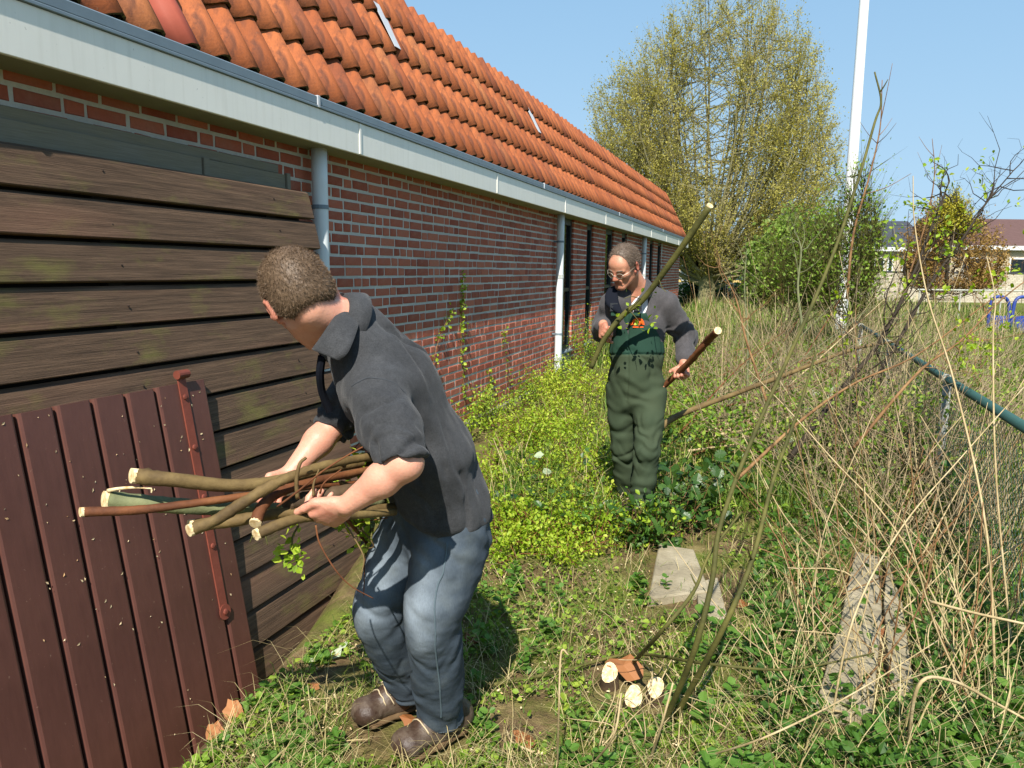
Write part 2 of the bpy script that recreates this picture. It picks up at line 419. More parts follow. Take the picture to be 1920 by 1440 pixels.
def tile_mesh(V, Q, R, m, v):
    me = bpy.data.meshes.new('roof_tile'); me.from_pydata(V.tolist(), [], Q.tolist()+R.tolist()); me.materials.append(m); me.materials.append(M_RIM)
    me.polygons.foreach_set('material_index', np.array([0]*len(Q)+[1]*len(R), np.int32)); me.polygons.foreach_set('use_smooth', np.array([True]*len(Q)+[False]*len(R)))
    a = me.attributes.new('v', 'FLOAT', 'POINT'); a.data.foreach_set('value', np.full(len(V), v, np.float32)); return me
TM = [tile_mesh(*q, M_TILE, random.random()) for q in tiles]
M_NEWT = plain('new_tile_clay', '9c4c38', .6, .4, .12, 30)
cols = np.arange(1.55, 23.72, TW); spots = []
for row in range(4):
    for cy in cols:
        if row < 3 and cy < 1.9+row*.5: continue
        if row == 3 and cy < 4.4: continue
        spots.append((cy, row))
spots.sort(key=lambda q: q[0]+(q[1]*.5))
far = MB(); farR = MB(); nt = 0
skip = {(int(round((7.33-1.55)/TW)), 2)}
for cy, row in spots:
    jit = (random.random()-.5)*.012
    pos = E0+A*(row*GA+jit)+np.array([0, cy+(random.random()-.5)*.008, 0])+NN*(random.random()*.006)
    k = random.randrange(12)
    if nt < 300:
        m = TM[k]
        o = link('roof_tile', m, pos, roof); o.rotation_euler = ((random.random()-.5)*.03, (random.random()-.5)*.03, (random.random()-.5)*.02); nt += 1
        if row == 0 and abs(cy-2.85) < TW/2:
            V, Q, R = tile_shape(77, .1); o.data = tile_mesh(V, Q, R, M_NEWT, .5); tag(o, 'smooth salmon red replacement roof tile')
    else:
        V, Q, R = tiles[k]; far.add(V+pos, [Q, R])
tag(far.build('far_tiles', M_TILE, roof, smooth=True), kind='stuff')
for (cy, row, ln) in ((5.72, 2, .40), (9.62, 2, .36), (13.9, 1, .12)):
    p0 = E0+A*(row*GA+.08)+NN*.088+np.array([0, cy, 0]); w = .075 if ln > .2 else .03
    V = [p0, p0+[0, w*2, 0], p0+A*ln+[0, w*2, 0]-NN*.012, p0+A*ln-NN*.012]; V = V+[q+NN*.004 for q in V]
    MB().add(V, [np.array([[3, 2, 1, 0], [4, 5, 6, 7], [0, 1, 5, 4], [1, 2, 6, 5], [2, 3, 7, 6], [3, 0, 4, 7]])]).build('lead_strip', M_LEAD, roof)
# verge boards at the far gable
vb = MB()
for row in range(4):
    p = E0+A*(row*GA)+[0, 23.96, 0]; q = p+A*(GA+.03); V = [p, q, q+NN*.09, p+NN*.10]; V = V+[x+[0, .03, 0] for x in map(np.array, V)]
    vb.add(V, [np.array([[0, 1, 2, 3], [7, 6, 5, 4], [0, 4, 5, 1], [1, 5, 6, 2], [2, 6, 7, 3], [3, 7, 4, 0]])])
vb.build('verge', M_TILE, roof)
# ================================================================== leaning boards and door
t = MT('old_timber', .8, .25); oi = t.n('ShaderNodeObjectInfo').outputs['Random']
cv = t.n('ShaderNodeVectorMath', {0: t.co((1, 1, 1)), 1: t.n('ShaderNodeCombineXYZ', {0: t.math('MULTIPLY', oi, 37.), 1: t.math('MULTIPLY', oi, 11.), 2: t.math('MULTIPLY', oi, 23.)})}, operation='ADD')
mp = t.n('ShaderNodeMapping', {'Vector': cv.outputs[0], 'Scale': (1, .30, 2.2)}).outputs[0]
warp = t.noise(mp, 1.6, 3, .5)
wv = t.n('ShaderNodeTexWave', {'Vector': mp, 'Scale': 4.0, 'Distortion': 9.5, 'Detail': 2, 'Detail Scale': 1.2}, wave_type='BANDS', bands_direction='Z').outputs[1]
fine = t.noise(t.n('ShaderNodeMapping', {'Vector': cv.outputs[0], 'Scale': (6, .9, 55)}).outputs[0], 5, 4, .7)
mid_ = t.noise(t.n('ShaderNodeMapping', {'Vector': cv.outputs[0], 'Scale': (3, .5, 16)}).outputs[0], 4, 6, .72, .8)
col = t.mix(t.rng(wv, .35, .65), '4a3a2d', '685240'); col = t.hsv(col, .5, 1, t.math('MULTIPLY', t.rng(fine, .45, 1.55), t.ramp(mid_, [(.35, .6), (.65, 1.25)])))
moss = t.noise(t.n('ShaderNodeMapping', {'Vector': cv.outputs[0], 'Scale': (2, 1.2, 3)}).outputs[0], 2.4, 4, .65)
col = t.mix(t.ramp(moss, [(.55, 0.0), (.78, .75)]), col, '6a6634')
col = t.mix(t.ramp(warp, [(.55, 0.0), (.8, .55)]), col, '8c6450')
t.set(Base_Color=col); t.bump(t.math('ADD', fine, mid_), .55, .005); M_PLANK = t.m
M_GREYW = None
t = MT('grey_timber', .9, .15); mp = t.co((6, 1.5, 50)); fine = t.noise(mp, 4, 4, .7); n2 = t.noise(t.co((1, 1, 1)), 3, 3)
t.set(Base_Color=t.mix(n2, t.hsv('7a7870', .5, 1, t.rng(fine, .6, 1.3)), t.hsv('7a725a', .5, 1, t.rng(fine, .6, 1.3)))); t.bump(fine, .5, .004); M_GREYW = t.m
LEAN = math.radians(9.5); PY = math.radians(0.8)
PO = np.array([-2.578, 3.935, 1.972]); PDn = np.array([math.sin(LEAN)*math.cos(PY), -math.sin(LEAN)*math.sin(PY), -math.cos(LEAN)])
PAl = -np.array([math.sin(PY), math.cos(PY), 0]); PN = np.cross(PDn, PAl); PN = PN if PN[0] > 0 else -PN
def pl(l, s, n): return PO+PAl*l+PDn*s+PN*n
pw = thing('leaning_board_panel', 'weathered brown panel of wide horizontal boards leaning against brick wall', 'board panel', tuple(PO+PDn*2.35+PAl*1.5))
PLEN = 3.1; PITCH_ = .1722
def prism(prof, l0, l1, segs=1, jit=0):
    """extrude a profile of (s, n) pairs along the boards"""
    n = len(prof); ls = np.linspace(l0, l1, segs+1); V = np.array([pl(l, s, q) for l in ls for s, q in prof])
    if jit: V = V+PN*((fbm(V*3.0, 2)*jit)[:, None])
    F = []
    for i in range(segs):
        for k in range(n): j = (k+1) % n; F.append([i*n+k, i*n+j, (i+1)*n+j, (i+1)*n+k])
    c = [[list(range(n))], [list(range(segs*n, segs*n+n))[::-1]]]
    return V, [np.array(F), np.array(c[0]), np.array(c[1])]
for i in range(14):
    s0 = i*PITCH_; h = .155; ex = random.uniform(-.02, .02); d = (random.random()-.5)*.006
    prof = [(s0-.004, -.006+d), (s0+.011, .013+d), (s0+h*.5, .019+d), (s0+h-.004, .025+d), (s0+h, .020+d), (s0+h, -.012), (s0-.004, -.012)]
    MB().add(*prism(prof, ex if i else .0, PLEN, 14, .004)).build('board', M_PLANK, pw)
M_RUST0 = plain('nail_rust', '2c211a', .7, .3, .2, 30)
M_BACK = plain('painted_shade', '2b241d', .95, .1, .3, 6)  # dark brown puts the shade of the board gaps into the colour
for l in (.35, 1.45, 2.6):
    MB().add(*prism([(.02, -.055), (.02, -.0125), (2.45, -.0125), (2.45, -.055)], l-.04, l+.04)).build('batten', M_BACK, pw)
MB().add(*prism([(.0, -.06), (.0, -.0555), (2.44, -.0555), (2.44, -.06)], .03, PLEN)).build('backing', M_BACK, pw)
for (l, s) in ((2.62, .62), (1.23, .93)): pass
# knot hole
# grey boards on the wall above the panel
def greyb(name, y0, y1, z0, z1, x, label):
    o = MB().add(*bevbox((x-.022, y0, z0), (x, y1, z1), .003)).build(name, M_GREYW); tag(o, label, 'board', 'grey boards on the wall above the leaning panel')
for i in range(14):
    for l in (.35, 1.45):
        q = pl(l+random.gauss(0, .008), i*PITCH_+.075+random.gauss(0, .01), .0195); MB().add(*tube([q, q+PN*.0035, q+PN*.0045], [.0045, .0042, .002], 8)).build('nail', M_RUST0, pw)
greyb('grey_board', .9, 3.185, 1.955, 2.068, -2.665, 'long bluish grey board above the leaning brown panel')
greyb('grey_board', 3.235, 3.868, 1.952, 2.066, -2.667, 'short weathered grey board end beside the near downpipe')
greyb('wooden_ledge', .9, 3.84, 2.07, 2.118, -2.69, 'thin dark wooden ledge under the soffit above grey boards')
o = MB().add(*bevbox((-2.675, 3.19, 1.95), (-2.655, 3.23, 2.07), .003)).build('wooden_cleat', M_GREYW); tag(o, 'small upright pale cleat between the two grey boards', 'cleat')
o = MB().add(*bevbox((-2.675, 3.872, 1.95), (-2.655, 3.905, 2.075), .003)).build('wooden_cleat', M_GREYW); tag(o, 'greenish upright cleat at the right end of short grey board', 'cleat')
# --- the dark red door leaning on the panel
t = MT('door_paint', .38, .4); cc = t.co((14, 14, 1.2)); nz = t.noise(cc, 3, 4, .6); n2 = t.noise(t.co((1, 1, 1)), 2.5, 4, .6); n3 = t.noise(t.co((1, 1, 1)), 70, 2, .5)
col = t.mix(t.ramp(n2, [(.35, 0.0), (.75, 1.0)]), t.hsv('53332c', .5, 1, t.rng(nz, .8, 1.2)), t.hsv('623e34', .5, 1, t.rng(nz, .8, 1.2)))
col = t.mix(t.ramp(n3, [(.72, 0.0), (.78, .5)]), col, '9a7d6a')
t.set(Base_Color=col, Roughness=t.rng(n2, .32, .55)); t.bump(nz, .25, .003); M_DOOR = t.m
M_RUST = plain('rusty_paint', '71392b', .6, .4, .3, 18, .4)
t = MT('wood_chip', .8, .2); t.set(Base_Color=t.ramp(t.att(), [(0, 'cdb287'), (.5, 'e6d3ab'), (1, 'b98f63')])); M_CHIP = t.m
S_TOP = None
dl0 = 1.128            # distance along the panel of the door's right edge
st = .945              # slope distance of the door's top
door = thing('leaning_door', 'dark reddish brown boarded door leaning against the weathered boards', 'door', tuple(pl(dl0+.5, st+1.5, .05)))
edges = [0, .142, .296, .451, .606, .763, .913, 1.063, 1.213]
for i in range(8):
    l0, l1 = edges[i]+dl0, edges[i+1]+dl0; g = .008
    prof = []
    V = []
    sec = [(l0, .034), (l0+.004, .052), (l0+.011, .0585), (l0+.016, .060), (l1-g-.012, .060), (l1-g-.004, .056), (l1-g, .047), (l1-g, .034)]
    n = len(sec); dz = (random.random()-.5)*.004
    for s in (st+dz, st+.5, st+1.0, st+1.52): 
        for l, q in sec: V.append(pl(l, s, q))
    F = []
    for a_ in range(3):
        for k in range(n): j = (k+1) % n; F.append([a_*n+k, a_*n+j, (a_+1)*n+j, (a_+1)*n+k])
    MB().add(V, [np.array(F), np.array([list(range(n))]), np.array([list(range(3*n, 4*n))[::-1]])]).build('board', M_DOOR, door)
for s in (st+.2, st+1.25):
    MB().add(*prism([(s, .027), (s, .0335), (s+.12, .0335), (s+.12, .027)], dl0+.02, dl0+1.19)).build('ledge', M_DOOR, door)
# strap hinge, with its knuckle at the top and bolt heads
sl = dl0+.150; s_a, s_b = st-.02, st+1.02
V = []
hw = .022
b_ = MB().add(*prism([(s_a, .0605), (s_a, .067), (s_b, .067), (s_b, .0605)], sl-hw, sl+hw, 1))
strap = b_.build('strap_hinge', M_RUST, door)
MB().add(*tube([pl(sl-hw-.012, st-.038, .07), pl(sl+hw+.006, st-.038, .07)], .019, 14)).build('knuckle', M_RUST, strap)
MB().add(*tube([pl(sl-hw-.0135, st-.038, .07), pl(sl-hw-.0125, st-.038, .07)], .010, 12)).build('pin_hole', M_BACK, strap)  # dark disc stands in for the shade inside the hole
MB().add(*tube([pl(sl, s_b+.0, .0675), pl(sl, s_b+.0, .0705)], .034, 16)).build('end_plate', M_RUST, strap)
for s in (.06, .28, .5, .72): MB().add(*tube([pl(sl, st+s, .0672), pl(sl, st+s, .073), pl(sl, st+s, .0745)], [.012, .0115, .006], 10)).build('bolt_head', M_RUST, strap)
MB().add(*tube([pl(sl, s_b, .0706), pl(sl, s_b, .077), pl(sl, s_b, .079)], [.014, .013, .007], 10)).build('bolt_head', M_RUST, strap)
# saw chips stuck to the door
ch = MB()
for i in range(95):
    l = dl0+random.uniform(.02, 1.1); s = st+abs(random.gauss(0, .75)); 
    if s > st+1.45: continue
    p = pl(l, s, .0615); r = random.uniform(.0012, .0045); a_ = random.random()*6.3
    e1 = PAl*math.cos(a_)+PDn*math.sin(a_); e2 = -PAl*math.sin(a_)+PDn*math.cos(a_)
    ch.add([p-e1*r*2, p-e2*r+PN*.001, p+e1*r*2, p+e2*r+PN*.002], np.array([[0, 1, 2, 3]]))
tag(ch.build('saw_chips', M_CHIP, door), kind='stuff')
# ================================================================== people: distance-field bodies
def nrm(v): v = np.asarray(v, float); return v/(np.linalg.norm(v)+1e-12)
class SDF:
    def __init__(s): s.it = []
    def _bb(s, pts, r): pts = np.array(pts); return pts.min(0)-r-.05, pts.max(0)+r+.05
    def cone(s, a, b, ra, rb, k=.02, op='+'):
        a = np.array(a, float); b = np.array(b, float); ab = b-a; L2 = ab@ab+1e-12
        def f(P):
            t = np.clip((P-a)@ab/L2, 0, 1); return np.linalg.norm(P-a-t[:, None]*ab, axis=1)-(ra+(rb-ra)*t)
        s.it.append((f, k, op)+s._bb([a, b], max(ra, rb))); return s
    def chain(s, pts, rs, k=.02):
        for i in range(len(pts)-1): s.cone(pts[i], pts[i+1], rs[i], rs[i+1], k)
        return s
    def ecap(s, a, b, r0, r1, side, k=.03, op='+'):
        """tapered capsule with an oval section: r = (half width along side, half depth)"""
        a = np.array(a, float); b = np.array(b, float); ax = nrm(b-a); sd = nrm(np.array(side)-ax*(ax@np.array(side))); nm = np.cross(ax, sd); L = np.linalg.norm(b-a)
        r0 = np.array(r0); r1 = np.array(r1)
        def f(P):
            q = P-a; l = q@ax; t = np.clip(l/L, 0, 1); r = r0+(r1-r0)*t[:, None]; e = l-t*L
            x = q@sd/r[:, 0]; y = q@nm/r[:, 1]; z = e/r.min(1); k0 = np.sqrt(x*x+y*y+z*z)+1e-9
            k1 = np.sqrt((x/r[:, 0])**2+(y/r[:, 1])**2+(z/r.min(1))**2)+1e-9; return k0*(k0-1)/k1
        s.it.append((f, k, op)+s._bb([a, b], max(r0.max(), r1.max()))); return s
    def ell(s, c, ax, r, k=.02, op='+'):
        c = np.array(c, float); R = np.array([nrm(v) for v in ax]); r = np.array(r, float)
        def f(P):
            q = (P-c)@R.T; k0 = np.linalg.norm(q/r, axis=1)+1e-9; k1 = np.linalg.norm(q/(r*r), axis=1)+1e-9; return k0*(k0-1)/k1
        s.it.append((f, k, op)+s._bb([c], r.max())); return s
    def cut(s, p, n, k=.008):
        """keep the side the normal points away from"""
        p = np.array(p, float); n = nrm(n); s.it.append((lambda P: (P-p)@n, k, '&', None, None)); return s
    def fn(s, f, k, op): s.it.append((f, k, op, None, None)); return s
    def __call__(s, P):
        d = np.full(len(P), .5)
        for f, k, op, lo, hi in s.it:
            if lo is None: i = slice(None); Q = P
            else:
                i = np.nonzero(((P > lo) & (P < hi)).all(1))[0]
                if not len(i): continue
                Q = P[i]
            v = f(Q); dd = d[i]
            if op == '+': h = np.clip(.5+.5*(dd-v)/k, 0, 1); d[i] = dd*(1-h)+v*h-k*h*(1-h)
            else:
                if op == '-': v = -v
                h = np.clip(.5-.5*(dd-v)/k, 0, 1); d[i] = dd*(1-h)+v*h+k*h*(1-h)
        return d
    def bounds(s):
        lo = np.min([x[3] for x in s.it if x[3] is not None and x[2] == '+'], 0); hi = np.max([x[4] for x in s.it if x[3] is not None and x[2] == '+'], 0); return lo, hi
def surface(f, h, lo=None, hi=None):
    """surface nets on a sparse grid"""
    if lo is None: lo, hi = f.bounds()
    Bk = 6; nb = np.ceil((hi-lo)/(h*Bk)).astype(int)+1; n = nb*Bk+1
    g = np.stack(np.meshgrid(*[np.arange(k) for k in nb], indexing='ij'), -1).reshape(-1, 3)
    cen = lo+(g*Bk+Bk/2)*h; d = f(cen); act = g[np.abs(d) < h*Bk*1.15]
    vol = np.full(n, 1.0, np.float32)
    ins = g[d < -h*Bk*1.15+0*d] if False else g[d < 0]
    for b in ins: vol[b[0]*Bk:b[0]*Bk+Bk+1, b[1]*Bk:b[1]*Bk+Bk+1, b[2]*Bk:b[2]*Bk+Bk+1] = -1.0
    loc = np.stack(np.meshgrid(*[np.arange(Bk+1)]*3, indexing='ij'), -1).reshape(-1, 3)
    for c0 in range(0, len(act), 1500):
        idx = (act[c0:c0+1500, None]*Bk+loc[None]).reshape(-1, 3)
        key = np.unique(idx[:, 0]*(n[1]*n[2])+idx[:, 1]*n[2]+idx[:, 2]); idx = np.stack([key//(n[1]*n[2]), key//n[2] % n[1], key % n[2]], -1)
        vol[idx[:, 0], idx[:, 1], idx[:, 2]] = f(lo+idx*h)
    s = vol < 0
    cnt = np.zeros(np.array(n)-1, np.int8)
    for dx in (0, 1):
        for dy in (0, 1):
            for dz in (0, 1): cnt += s[dx:n[0]-1+dx, dy:n[1]-1+dy, dz:n[2]-1+dz]
    cells = np.argwhere((cnt > 0) & (cnt < 8)); vid = np.full(cnt.shape, -1, np.int64); vid[tuple(cells.T)] = np.arange(len(cells))
    acc = np.zeros((len(cells), 3)); num = np.zeros(len(cells))
    for ax in range(3):
        o = [k for k in range(3) if k != ax]
        for a in (0, 1):
            for b in (0, 1):
                p = np.zeros(3, int); p[o[0]] = a; p[o[1]] = b; q = p.copy(); q[ax] = 1
                v0 = vol[tuple((cells+p).T)]; v1 = vol[tuple((cells+q).T)]; m = (v0 < 0) != (v1 < 0)
                t = np.where(m, v0/(v0-v1+1e-12), 0); pt = p[None]+t[:, None]*(q-p)[None]; acc += np.where(m[:, None], pt, 0); num += m
    V = lo+(cells+acc/num[:, None])*h; F = []
    for ax in range(3):
        o = [(ax+1) % 3, (ax+2) % 3]; sl0 = [slice(None)]*3; sl1 = [slice(None)]*3; sl0[ax] = slice(0, -1); sl1[ax] = slice(1, None)
        e = np.argwhere(s[tuple(sl0)] != s[tuple(sl1)]); e = e[(e[:, o[0]] > 0) & (e[:, o[1]] > 0) & (e[:, o[0]] < n[o[0]]-1) & (e[:, o[1]] < n[o[1]]-1)]
        flip = ~s[tuple(e.T)]
        def cid(a, b):
            c = e.copy(); c[:, o[0]] -= a; c[:, o[1]] -= b; return vid[tuple(c.T)]
        q = np.stack([cid(1, 1), cid(0, 1), cid(0, 0), cid(1, 0)], -1); q[flip] = q[flip][:, ::-1]; F.append(q)
    F = np.concatenate(F); F = F[(F >= 0).all(1)]; return V, F
def normals(V, F):
    a, b, c, d = (V[F[:, i]] for i in range(4)); n = np.cross(c-a, d-b); N = np.zeros_like(V)
    for i in range(4): np.add.at(N, F[:, i], n)
    return N/(np.linalg.norm(N, axis=1)[:, None]+1e-12)
def relax(V, F, it=2):
    for _ in range(it):
        S = np.zeros_like(V); c = np.zeros(len(V))
        for i in range(4):
            np.add.at(S, F[:, i], V[F[:, (i+1) % 4]]+V[F[:, (i+3) % 4]]); np.add.at(c, F[:, i], 2)
        V = V*.5+.5*S/np.maximum(c, 1)[:, None]
    return V
def folds(V, N, amp, freq, axis=None, squash=.3, seed=0):
    """cloth folds: noise drawn out along an axis"""
    P = V*freq+seed
    if axis is not None: ax = nrm(axis); P = P-(P@ax)[:, None]*ax*(1-squash)
    r = fbm(P, 3); r = np.where(r > 0, r, r*.6); return V+N*(amp*r)[:, None]
def creases(V, N, amp, freq, axis, squash, seed, mask=1.0):
    P = V*freq+seed; ax = nrm(axis); P = P-(P@ax)[:, None]*ax*(1-squash); r = np.abs(fbm(P, 2)); c = np.exp(-(r/.13)**2); return V-N*((amp*c*mask*np.clip(.5+1.2*fbm(V*5+seed, 2), 0, 1))[:, None])
def ridge(V, a, b, w, amp, N):
    a = np.array(a); b = np.array(b); ab = b-a; t = np.clip((V-a)@ab/(ab@ab), 0, 1); d = np.linalg.norm(V-a-t[:, None]*ab, axis=1)
    return V+N*((amp*np.exp(-(d/w)**2)*(np.sin(np.pi*np.clip(t, .02, .98))**.5))[:, None])
def cloth(sdf, h, name, m, parent, disp=None, att=None, it=1):
    V, F = surface(sdf, h); V = relax(V, F, it); N = normals(V, F)
    if disp: V = disp(V, N)
    mb = MB(); mb.add(V, F, att(V, N) if att else .5); return mb.build(name, m, parent, smooth=True), V, F
def head(S, c, f, u, s=1.0):
    f = nrm(f); u = nrm(np.array(u)-f*(f@np.array(u))); l = np.cross(u, f)
    def p(x, y, z): return np.array(c)+(l*x+f*y+u*z)*s
    ax = [l, f, u]
    S.ell(p(0, -.012, .028), ax, np.array([.077, .098, .094])*s, .02); S.ell(p(0, .036, -.03), ax, np.array([.062, .058, .085])*s, .03)
    S.ell(p(0, .062, .035), ax, np.array([.055, .036, .04])*s, .03)
    for e in (-1, 1):
        S.cone(p(e*.052, .0, -.062), p(e*.018, .078, -.106), .02*s, .019*s, .03); S.ell(p(e*.043, .066, -.028), ax, np.array([.022, .02, .022])*s, .02)
        S.cone(p(e*.016, .094, .008), p(e*.048, .078, .010), .011*s, .010*s, .012)
        S.ell(p(e*.032, .094, -.010), ax, np.array([.017, .013, .011])*s, .008, '-'); S.ell(p(e*.032, .081, -.010), ax, np.array([.0125, .0125, .0125])*s, .004)
        ea = [nrm(l*e*.9-f*.35), nrm(f*.9+l*e*.4-u*.15), nrm(u+f*.15)]
        S.ell(p(e*.089, -.012, -.006), ea, np.array([.008, .021, .035])*s, .008); S.ell(p(e*.096, -.004, -.002), ea, np.array([.006, .011, .021])*s, .005, '-')
        S.ell(p(e*.078, .004, -.036), ea, np.array([.008, .010, .012])*s, .008)
    S.cone(p(0, .097, .002), p(0, .121, -.034), .0085*s, .0125*s, .012)
    for e in (-1, 1): S.ell(p(e*.013, .108, -.038), ax, np.array([.008, .010, .008])*s, .008)
    S.cone(p(-.018, .094, -.062), p(.018, .094, -.062), .009*s, .009*s, .012); S.cone(p(-.016, .093, -.074), p(.016, .093, -.074), .009*s, .009*s, .008)
    S.cone(p(-.024, .105, -.068), p(.024, .105, -.068), .0035*s, .0035*s, .004, '-')
    S.ell(p(0, .083, -.104), ax, np.array([.024, .02, .02])*s, .02)
    return p, (l, f, u)
def hand(S, w, d, n, side, curl, thumb, s=1.0, spread=.05):
    """w wrist, d towards the fingers, n palm normal (fingers curl that way), side +1/-1 picks the thumb side; curl per finger in degrees (3 joints)"""
    d = nrm(d); n = nrm(np.array(n)-d*(d@np.array(n))); t = np.cross(d, n)*side
    w = np.array(w, float)
    S.ecap(w+d*.015*s, w+d*.075*s, (.028*s, .017*s), (.039*s, .015*s), t, .015)
    for off, base, ln, r, c in ((.031, .088, (.043, .026, .022), .0098, curl[0]), (.010, .093, (.048, .030, .023), .0100, curl[1]), (-.011, .089, (.045, .028, .023), .0095, curl[2]), (-.030, .080, (.035, .021, .020), .0085, curl[3])):
        p = w+(d*base+t*off)*s; S.cone(w+(d*.035+t*off*.8)*s, p, .013*s, .0115*s, .012); a = 0; dr = nrm(d+t*off*spread*20)
        for j in range(3):
            a += math.radians(c[j]); q = p+(dr*math.cos(a)+n*math.sin(a))*ln[j]*s; rr = r*s*(1-.09*j); S.cone(p, q, rr*1.04, rr*.92, .004); S.ell(p, [d, n, t], [rr*1.08]*3, .004); p = q
    b = w+(d*.022+t*.024+n*.006)*s; p = b; dirs = thumb
    for j, (ln, r) in enumerate(((.045, .0145), (.034, .0115), (.027, .0105))):
        v = dirs[j]; q = p+nrm(d*v[0]+t*v[1]+n*v[2])*ln*s; S.cone(p, q, r*s, r*.88*s, .010 if j == 0 else .005); p = q
    return S

# ---- shared cloth and skin materials
def skin_mat(name, base, red, pale):
    t = MT(name, .48, .4); c = t.co(); n1 = t.noise(c, 18, 4, .6); n2 = t.noise(c, 140, 3, .6)
    col = t.mix(t.ramp(n1, [(.35, 0.0), (.7, 1.0)]), base, pale); col = t.mix(t.att(), col, red)
    t.set(Base_Color=t.hsv(col, .5, 1, t.rng(n2, .9, 1.1))); t.b.inputs['Subsurface Weight'].default_value = .12; t.b.inputs['Subsurface Radius'].default_value = (.6, .25, .12); t.b.inputs['Subsurface Scale'].default_value = .01
    t.bump(t.math('ADD', n2, t.noise(c, 38, 3, .6)), .3, .003); return t.m
M_SKIN1 = skin_mat('skin', 'c9937b', 'a85443', 'd3a087'); M_SKIN2 = skin_mat('weathered_skin', 'bd876c', '954638', 'c79476')
def knit(name, col, col2, sc=260, var=.25):
    t = MT(name, .95, .12); c = t.co(); n1 = t.noise(c, sc, 3, .7); n2 = t.noise(c, 7, 4, .6); n3 = t.noise(c, 45, 3, .7)
    t.set(Base_Color=t.hsv(t.mix(t.ramp(n2, [(.35, 0.0), (.7, 1.0)]), col, col2), .5, 1, t.math('MULTIPLY', t.rng(n1, 1-var*1.6, 1+var*1.6), t.rng(n3, .66, 1.32)))); t.bump(n1, .5, .003)
    t.b.inputs['Sheen Weight'].default_value = .08; t.b.inputs['Sheen Roughness'].default_value = .5; return t.m
M_FLEECE = knit('charcoal_fleece', '333436', '3f4042', 240, .36); M_SWEAT = knit('grey_sweater', '454344', '4c494a', 240, .3); M_NAVY = plain('navy_lining', '14171f', .9, .1, .2, 30)
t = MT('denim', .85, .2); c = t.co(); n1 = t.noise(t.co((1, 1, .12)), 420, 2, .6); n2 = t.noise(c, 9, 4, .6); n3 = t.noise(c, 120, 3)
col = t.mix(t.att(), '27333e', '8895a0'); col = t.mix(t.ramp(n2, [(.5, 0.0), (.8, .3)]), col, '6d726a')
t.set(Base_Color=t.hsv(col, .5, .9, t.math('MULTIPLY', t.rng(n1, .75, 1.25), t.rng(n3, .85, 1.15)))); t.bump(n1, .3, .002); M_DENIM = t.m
t = MT('overall_cotton', .85, .2); c = t.co(); n1 = t.noise(c, 300, 2, .6); n2 = t.noise(c, 8, 4, .6)
col = t.mix(t.att(), '1c3a2f', '3a422f'); t.set(Base_Color=t.hsv(col, .5, 1, t.math('MULTIPLY', t.rng(n1, .85, 1.15), t.rng(n2, .85, 1.15)))); t.bump(n1, .25, .002); M_OVER = t.m
t = MT('boot_leather', .5, .45); c = t.co(); n1 = t.noise(c, 12, 5, .65); n2 = t.noise(c, 90, 4, .7)
t.set(Base_Color=t.mix(t.ramp(n1, [(.42, 0.0), (.7, .8)]), t.hsv('3a2a20', .5, 1, t.rng(n2, .7, 1.3)), '75685a')); t.bump(n2, .5, .004); M_BOOT = t.m
M_SOLE = plain('boot_sole', '5d4a33', .85, .2, .3, 40, .4); M_LACE = plain('boot_lace', 'b3a283', .9, .1, .2, 60)
def hair_mat(name, a, b):
    t = MT(name, .55, .35); t.set(Base_Color=t.ramp(t.att(), [(0, a), (1, b)])); return t.m
M_HAIR1 = hair_mat('brown_hair', '453629', '7d6750'); M_HAIR2 = hair_mat('greying_hair', '3f332a', '7d6c5c')
M_ORANGE = plain('orange_print', 'd9571b', .8, .2, .2, 40); M_WHITE = knit('white_cotton', 'c9cace', 'd8d8da', 300, .1); M_BLACK = plain('black_plastic', '15171a', .4, .4, .1, 20)

def hairdo(name, p, axs, c, grow, m, parent, s, nstr, ln, seed=3, h=.004, thick=.010):
    """short hair: a rough cap plus thousands of fine tufts; grow(x, y, z) > 0 where hair grows, in head coordinates"""
    l, f, u = axs; S = SDF(); r_ = np.array([.077, .098, .094])+thick
    S.ell(p(0, -.012, .028), [l, f, u], r_*s, .02); S.ell(p(0, -.03, -.02), [l, f, u], np.array([.072+thick*.6, .07+thick*.6, .075])*s, .03)
    R = np.array([l, f, u])
    S.fn(lambda P: -np.clip(grow(*(((P-np.array(c))@R.T/s).T))+.006*fbm(P*70, 2), -.05, .05), .022, '&')
    V, F = surface(S, h); V = relax(V, F, 1); N = normals(V, F); V = V+N*(.0012*fbm(V*140, 2))[:, None]
    mb = MB(); mb.add(V, F, np.clip(.42+.25*fbm(V*90, 2), 0, 1))
    r = np.random.default_rng(seed); i = r.integers(0, len(V), nstr); q = (V[i]-np.array(c))@R.T/s; ok = grow(*q.T) > -.004; i = i[ok]
    B0 = V[i]-N[i]*.002; dr = N[i]*.38-u*.35-f*.30+.22*r.normal(size=(len(i), 3)); dr /= np.linalg.norm(dr, axis=1)[:, None]
    sd = np.cross(dr, r.normal(size=(len(i), 3))); sd /= np.linalg.norm(sd, axis=1)[:, None]+1e-9; L = ln*(.6+.8*r.random(len(i)))[:, None]
    k = len(i); VV = np.concatenate([B0-sd*.0007, B0+sd*.0007, B0+dr*L]); j = np.arange(k)
    mb.add(VV, np.stack([j, j+k, j+2*k], -1), np.tile(np.clip(.2+r.random(k)*.65, 0, 1), 3)); return mb.build(name, m, parent, smooth=False)
